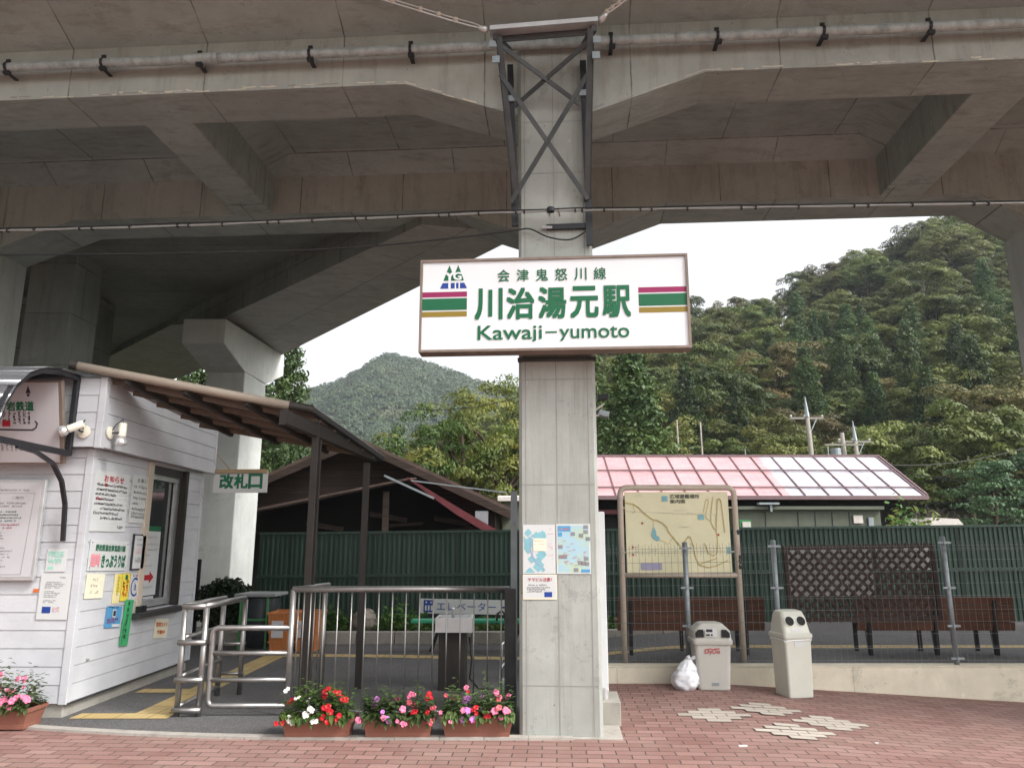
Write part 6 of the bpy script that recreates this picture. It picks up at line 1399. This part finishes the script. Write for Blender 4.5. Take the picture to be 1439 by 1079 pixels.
#@@PART5
# ================================================================== TREES
def crown_pts(kind, seed):
    """leaf faces for one tree: (verts, trunk MB)"""
    g = np.random.default_rng(seed); rnd = random.Random(seed); tk = MB(); V = []
    if kind in ('broad', 'autumn'):
        Hh, Rr = (9.5, 4.2) if kind == 'broad' else (6.6, 3.0)
        base = Vector((0, 0, 0)); tk.tube([(0, 0, -.6), (.1, .05, Hh*.25), (-.1, .1, Hh*.5), (.05, 0, Hh*.8)], [.24, .18, .12, .05], 7)
        cl = []
        for k in range(11):
            a = k*2.4+rnd.random(); z0 = Hh*rnd.uniform(.22, .6); L = Rr*rnd.uniform(.6, .95); e = Vector((math.cos(a)*L, math.sin(a)*L, z0+Hh*rnd.uniform(.12, .32)))
            m = Vector((e.x*.5, e.y*.5, z0+.55*(e.z-z0)+.2)); tk.tube([(0, 0, z0), m, e], [.09, .06, .02], 5)
            cl += [m.lerp(e, t_)+Vector((rnd.gauss(0, .5), rnd.gauss(0, .5), rnd.gauss(0, .3))) for t_ in (.3, .6, .85, 1.05)]
        for k in range(30 if kind == 'broad' else 20):
            u = rnd.uniform(-.2, 1); a = rnd.random()*6.283; r = math.sqrt(max(0, 1-u*u))*Rr*rnd.uniform(.75, 1.02)
            cl.append(Vector((math.cos(a)*r, math.sin(a)*r, Hh*.62+u*Hh*.36)))
        for c in cl:
            R0 = rnd.uniform(.65, 1.25)*(1 if kind == 'broad' else .62); n = int((190 if kind == 'broad' else 240)*R0*R0+40); d = g.normal(size=(n, 3)); d /= np.linalg.norm(d, axis=1)[:, None]; d[:, 2] = np.abs(d[:, 2])*1.0-.25
            sc_ = np.array([R0, R0, R0*.72]); p = d*sc_*g.uniform(.8, 1.1, (n, 1))+np.array(c)
            p += np.stack([mnz(p, 0), mnz(p, 3), mnz(p, 7)], 1)*.25
            V.append(quads(p, .135 if kind == 'broad' else .085, g, 1, d/np.linalg.norm(d, axis=1)[:, None]+np.array([0, 0, .5])))
    elif kind == 'cedar':
        Hh, Rr = 13.0, 2.5; tk.tube([(0, 0, -.6), (0, 0, Hh*.5), (0, 0, Hh*.97)], [.26, .17, .03], 7)
        k = 0; z = Hh*.10
        while z < Hh*.985:
            t_ = (z/Hh-.1)/.9; rr = Rr*(1-t_)**.72*(1+.12*math.sin(z*2.1+seed))+.12; nb = max(4, int(11*rr/Rr+3))
            for j in range(nb):
                a = j*6.283/nb+k*1.1+rnd.uniform(-.3, .3); L = rr*rnd.uniform(.72, 1.1); d = Vector((math.cos(a), math.sin(a), 0))
                if j % 3 == 0: tk.tube([(0, 0, z+.1), tuple(d*L*.7+ZZ*(z-.1))], [.03, .012], 4)
                for s_ in (.45, .72, 1.0):
                    c = d*L*s_+ZZ*(z-.25*s_*L/Rr+rnd.uniform(-.2, .2)+.22*s_*s_); R0 = rnd.uniform(.26, .46)*(.7+.4*rr/Rr); n = int(26*(1 if s_ > .6 else .6))
                    q = g.normal(size=(n, 3)); q /= np.linalg.norm(q, axis=1)[:, None]; q[:, 2] = q[:, 2]*.9+.1
                    p = q*np.array([R0, R0, R0*.95])+np.array(c); V.append(quads(p, .125, g, 1.4, q))
            z += .46+.10*rnd.random(); k += 1
    elif kind == 'pine':
        Hh = 6.5; tk.tube([(0, 0, -.6), (.2, 0, 2), (-.1, .1, 4.4), (.1, 0, 6)], [.2, .15, .1, .04], 7)
        for k in range(15):
            z = 1.2+5.2*(k/14)**.9; a = k*2.4; L = 3.1*(1-(z/7.2)**1.6)+.4; e = Vector((math.cos(a)*L*.7, math.sin(a)*L*.7, z+.2)); tk.tube([(0, 0, z-.3), e], [.06, .02], 5)
            for j in range(8):
                c = e*rnd.uniform(.5, 1.25)+Vector((rnd.gauss(0, .5), rnd.gauss(0, .5), rnd.gauss(0, .12))); c.z = z+rnd.uniform(-.1, .35)
                q = g.normal(size=(70, 3)); q /= np.linalg.norm(q, axis=1)[:, None]; q[:, 2] = np.abs(q[:, 2])-.1
                V.append(quads(q*np.array([.62, .62, .22])+np.array(c), .09, g, 1.5, q))
    return np.concatenate(V), tk
def mnz(p, o): return np.sin(p[:, 0]*1.9+o)*np.cos(p[:, 1]*2.3-o)*np.sin(p[:, 2]*2.7+o*2)
def make_tree(name, label, cat, kind, seed, mat, loc, rz=0, s=1, group=None, trunk='trunk'):
    V, tk = crown_pts(kind, seed); o = thing(name, label, cat, (0, 0, 0), group); WORLD[o.name] = Vector((0, 0, 0))
    npmesh('crown', V, mat, o); tk.build('trunk', trunk, o, smooth=True)
    o.location = loc; o.rotation_euler = (0, 0, rz); o.scale = (s,)*3 if not isinstance(s, tuple) else s; return o

# ------------------------------------------------------------------ wooded hillside at the right
RID = [(-80, 3), (-45, 6), (-22, 9), (-6, 14), (4, 20), (15, 31), (30, 36), (45.4, 40), (55, 43.5), (65, 49), (82, 56), (98, 54), (130, 58), (190, 50), (260, 30)]
def ridge(x):
    for (a, za), (b, zb) in zip(RID[:-1], RID[1:]):
        if a <= x <= b: return za+(zb-za)*(x-a)/(b-a)
    return RID[0][1] if x < RID[0][0] else RID[-1][1]
def hillz(x, y):
    xr_ = x*135/max(y, 40) if y > 40 else x*3.3
    S = ridge(xr_*.5+x*.5 if y < 135 else x); t_ = (y-47)/(88)
    if t_ <= 0: return -.36
    h = S*min(1, t_)**1.08 if t_ < 1 else S*(1-.25*min(1, (y-135)/90))
    return -.3+h+1.2*mn.noise(Vector((x*.06, y*.06, 0)))*min(1, t_*3)
tag(grid(fr(-80, 260, 70), fr(46, 225, 46), hillz).build('hill', 'earth', smooth=True), kind='structure')
protos = []
GL = 'trees covering the hillside at right'
for kind, seed, mat, nm, lab in (('broad', 1, 'leaf_green', 'broadleaf_tree', 'green broadleaf tree in the wooded hillside above the pale roof'), ('broad', 2, 'leaf_olive', 'broadleaf_tree', 'olive yellowish broadleaf tree in the wooded hillside above the pale roof'),
                                 ('broad', 3, 'leaf_rust', 'broadleaf_tree', 'tree turning rusty brown among the green hillside trees'), ('broad', 4, 'leaf_green', 'broadleaf_tree', 'green broadleaf tree in the wooded hillside above the pale roof'), ('cedar', 5, 'leaf_cedar', 'cedar_tree', 'pointed dark cedar among the broadleaf trees on the hillside'), ('cedar', 6, 'leaf_cedar', 'cedar_tree', 'pointed dark cedar among the broadleaf trees on the hillside')):
    protos.append(make_tree(nm, lab, 'tree', kind, seed, mat, (0, 0, 0), group=GL+(' (%s)' % ('green', 'olive', 'rusty', 'green', 'cedar', 'cedar')[len(protos)])))
index_kids(); rnd = random.Random(77); used = set(); count = 0; y = 52.
spots = []
while y < 150:
    stp = 5.2+(y-50)*.012
    x0_, x1_ = -8+(y-50)*.02, .70*y+9
    x = x0_+rnd.random()*stp
    while x < x1_:
        xx, yy = x+rnd.uniform(-1.6, 1.6), y+rnd.uniform(-1.7, 1.7)
        if not (y > 138 and hillz(xx, yy) < 10): spots.append((xx, yy))
        x += stp*1.05
    y += stp*.92
rnd.shuffle(spots); spots = spots[:298]
for xx, yy in spots:
    zz = hillz(xx, yy); ang = xx/yy
    pced = .60 if ang > .36 and zz < 24 else .16 if zz < 30 else 0
    k = rnd.choice((4, 5)) if rnd.random() < pced else rnd.choice((0, 0, 3, 3, 1, 1, 1, 0, 3, 1, 2))
    s_ = rnd.uniform(.62, 1.18) if k < 4 else rnd.uniform(.72, .98)
    if yy > 118 and k < 4: s_ *= .9
    sc_ = (s_*rnd.uniform(.92, 1.12), s_*rnd.uniform(.92, 1.12), s_*rnd.uniform(.8, 1.1)); loc = (xx, yy, zz-.2); rz = rnd.random()*6.28
    if k not in used: o = protos[k]; o.location = loc; o.rotation_euler = (0, 0, rz); o.scale = sc_; used.add(k)
    else: copy_tree(protos[k], loc, rz, sc_)

tag(npmesh('undergrowth', quads(np.array([(a, b, hillz(a, b)+c_) for a, b, c_ in zip(RNG.uniform(-12, 62, 9000), RNG.uniform(48, 75, 9000), RNG.uniform(0, 1.3, 9000))]), .22, RNG, .7), 'leaf_olive'), kind='stuff')
# pale bare trunks at the foot of the dark slope
for px, py, lab in ((951, 590, 'thin pale bare trunk at the foot of the dark slope, left one'), (984, 593, 'thin pale bare trunk at the foot of the dark slope, right one')):
    t_ = aY(px, py, 49); mb = MB(); mb.tube([(t_.x+.1, 49, -.3), (t_.x, 49, t_.z)], [.10, .05], 7); tag(mb.build('dead_tree', 'trunk_pale', smooth=True), lab, 'tree')
# named trees nearer
def at_tree(name, label, kind, seed, mat, pxl, pyt, Y, native, s_mul=1, trunk='trunk', sx_=1, zg=0):
    t_ = aY(pxl, pyt, Y); s = (t_.z-zg)/native
    return make_tree(name, label, 'tree', kind, seed, mat, (t_.x, Y, zg), seed*1.3, (s*sx_, s*sx_, s), trunk=trunk)
at_tree('cedar_tree', 'broad dark cedar standing just right of the central column behind the pink roof', 'cedar', 31, 'leaf_cedar', 884, 488, 36, 13, sx_=1.45)
at_tree('cedar_tree', 'dark cedar hidden mostly behind the central column below the sign', 'cedar', 32, 'leaf_cedar', 822, 470, 43, 13, sx_=1.0)
at_tree('cedar_tree', 'tall dark cedar rising left of the far mountain, right of the pier cap', 'cedar', 33, 'leaf_cedar', 411, 482, 34, 13, sx_=1.0)
at_tree('cedar_tree', 'lower green cedar between the hammerhead pier and the tall cedar', 'cedar', 34, 'leaf_cedar', 376, 545, 31, 13, sx_=1.25)
at_tree('cedar_tree', 'cedar showing left of the hammerhead pier under the dark viaduct', 'cedar', 35, 'leaf_cedar', 286, 505, 32, 13, sx_=1.1)
at_tree('cedar_tree', 'cedar farthest left, seen over the ticket booth canopy', 'cedar', 36, 'leaf_cedar', 262, 522, 34, 13, sx_=1.0)
at_tree('young_tree', 'bright green young tree between booth and pier below the gate sign', 'broad', 37, 'leaf_autumn', 276, 668, 19, 9.6, sx_=.8)
at_tree('autumn_tree', 'yellowing autumn tree behind the barn, left of the central column', 'autumn', 41, 'leaf_autumn', 652, 548, 27.5, 6.9, sx_=.92)
at_tree('autumn_tree', 'taller sparse autumn tree touching the left edge of the central column', 'autumn', 42, 'leaf_autumn', 706, 530, 28.5, 6.9, sx_=.72)
at_tree('green_shrub_tree', 'leafy green tree at left of the yellowing tree behind the barn roof', 'autumn', 43, 'leaf_plant', 590, 566, 27.0, 6.9, sx_=.6)
at_tree('pine_tree', 'layered pale green pine at the lower right behind the fence', 'pine', 51, 'leaf_pine', 1388, 655, 30, 6.6, sx_=.95)
at_tree('pine_tree', 'second layered pine partly cut by the right edge of view', 'pine', 52, 'leaf_pine', 1455, 640, 33, 6.6, sx_=1)
# bare grey tree by the roof corner
t_ = aY(1290, 664, 31); bt = thing('bare_tree', 'bare grey twiggy tree beyond the right corner of the pale roof', 'tree', (t_.x+.6, 31, 0)); rnd = random.Random(9)
mb = MB(); tw = MB()
def branch(p, d, L, r, dep):
    e = p+d*L; (mb if dep > 2 else tw).tube([p, p.lerp(e, .5)+Vector((rnd.gauss(0, .05), 0, rnd.gauss(0, .05)))*L, e], [r, r*.8, r*.6], 4, cap=False)
    if dep > 0:
        for k in range(3 if dep > 1 else 4): branch(p.lerp(e, rnd.uniform(.5, 1)), (d+Vector((rnd.gauss(0, .5), rnd.gauss(0, .5), rnd.gauss(.05, .3)))).normalized(), L*.68, r*.55, dep-1)
for k in range(5): branch(Vector((t_.x+.6, 31, 0)), Vector((rnd.gauss(0, .35), rnd.gauss(0, .3), 1)).normalized(), 1.3, .05, 5)
mb.build('trunk', 'trunk_pale', bt); tw.build('twigs', 'trunk_pale', bt)
# young leafy shoots over the fence
for px, py, Y, s_, lab in ((1278, 712, 16.5, .35, 'bright green leafy shoots poking over the green fence by the roof corner'), (1294, 728, 16.6, .25, 'small yellowish leafy shoot beside the taller shoots over the fence')):
    q = aY(px, py, Y); g = np.random.default_rng(px); o = thing('shoots', lab, 'plant', (q.x, Y, 0)); V = []
    mb = MB()
    for k in range(6):
        e = q+Vector((g.normal()*.28, g.normal()*.2, -abs(g.normal())*.25)); mb.tube([(q.x+g.normal()*.1, Y, 0), tuple(e)], [.015, .006], 4); c = np.array(e)+g.normal(size=(26, 3))*np.array([.13, .13, .2])-np.array([0, 0, .12]); V.append(quads(c, .075, g))
    npmesh('foliage', np.concatenate(V), 'leaf_autumn' if px > 1280 else 'leaf_plant', o); mb.build('stem', 'trunk', o)
# rocks / pale roofs low beyond the fence at the right
o = thing('distant_roof', 'pale low roof just showing over the fence under the pine', 'roof', (12.5, 26, 0)); q = aY(1322, 729, 26); mb = MB(); mb.prism([(q.x-.9, 26, q.z-.5), (q.x+1.0, 26, q.z-.5), (q.x+.6, 26, q.z), (q.x-.3, 26, q.z+.05)], (0, 2, 0)); mb.build('roof', 'roof_far', o)
mb = MB(); mb.box((q.x-.7, 26.1, -.3), (q.x+.8, 27.9, q.z-.5)); mb.build('wall', 'roof_far', o)
o = thing('pale_shed', 'small pale corrugated shed roof between barn and central column', 'shed', (-.2, 23, 0)); q = aY(711, 698, 23); mb = MB(); mb.prism([(q.x-.25, 23, q.z), (q.x+.9, 23, q.z), (q.x+.9, 24, q.z+.1), (q.x-.25, 24, q.z+.1)], (0, 0, -.12)); mb.build('roof', 'roof_far', o); mb = MB(); mb.box((q.x-.1, 23.2, -.3), (q.x+.8, 23.9, q.z-.1)); mb.build('wall', 'shed_olive', o)

# ------------------------------------------------------------------ far mountain with its forest
def mtz(x, y):
    pk_ = [(-420, 20), (-300, 60), (-210, 104), (-170, 117), (-145, 124), (-104, 150), (-84, 146), (-60, 138), (-30, 128), (10, 120), (70, 95), (160, 60), (300, 20)]
    S = 0
    for (a, za), (b, zb) in zip(pk_[:-1], pk_[1:]):
        if a <= x <= b: S = za+(zb-za)*(x-a)/(b-a)
    t_ = (y-330)/270
    if t_ < 0: return -.4
    base = S*(min(1, t_)**.8) if t_ < 1 else S*(1-.2*(t_-1))
    return base+(9*mn.noise(Vector((x*.012, y*.012, 1)))+5*mn.noise(Vector((x*.03, y*.02, 4))))*min(1, t_*2)*(1 if t_ < .8 else max(.25, 1-(t_-.8)*3))
tag(grid(fr(-420, 300, 90), fr(328, 760, 50), mtz).build('mountain', 'earth', smooth=True), kind='structure')
g = np.random.default_rng(99); VV_ = []
cnt = 0
while cnt < 2300:
    y_ = g.uniform(380, 625); x_ = g.uniform(-.32*y_-20, .05*y_+10)
    z_ = mtz(x_, y_); r = g.uniform(3.8, 6.6); n = 85
    d = g.normal(size=(n, 3)); d /= np.linalg.norm(d, axis=1)[:, None]; d[:, 2] = np.abs(d[:, 2])
    p = d*np.array([r, r, r*.85])*g.uniform(.88, 1.05, (n, 1))+np.array([x_, y_, z_+2.2]); VV_.append(quads(p, 1.05, g, 1, d)); cnt += 1
tag(npmesh('mountain_forest', np.concatenate(VV_), 'leaf_far'), kind='stuff')
# ------------------------------------------------------------------ haze
t = NT('haze'); t.t.nodes.remove(t.b); pv = t.n('ShaderNodeVolumePrincipled'); pv.inputs['Color'].default_value = (.86, .92, 1.0, 1); pv.inputs['Density'].default_value = .00028; pv.inputs['Anisotropy'].default_value = .2
t.l(pv.outputs[0], t.out.inputs['Volume'])
tag(MB().box((-450, -60, -1.4), (330, 800, 175)).build('haze', 'haze'), kind='stuff')
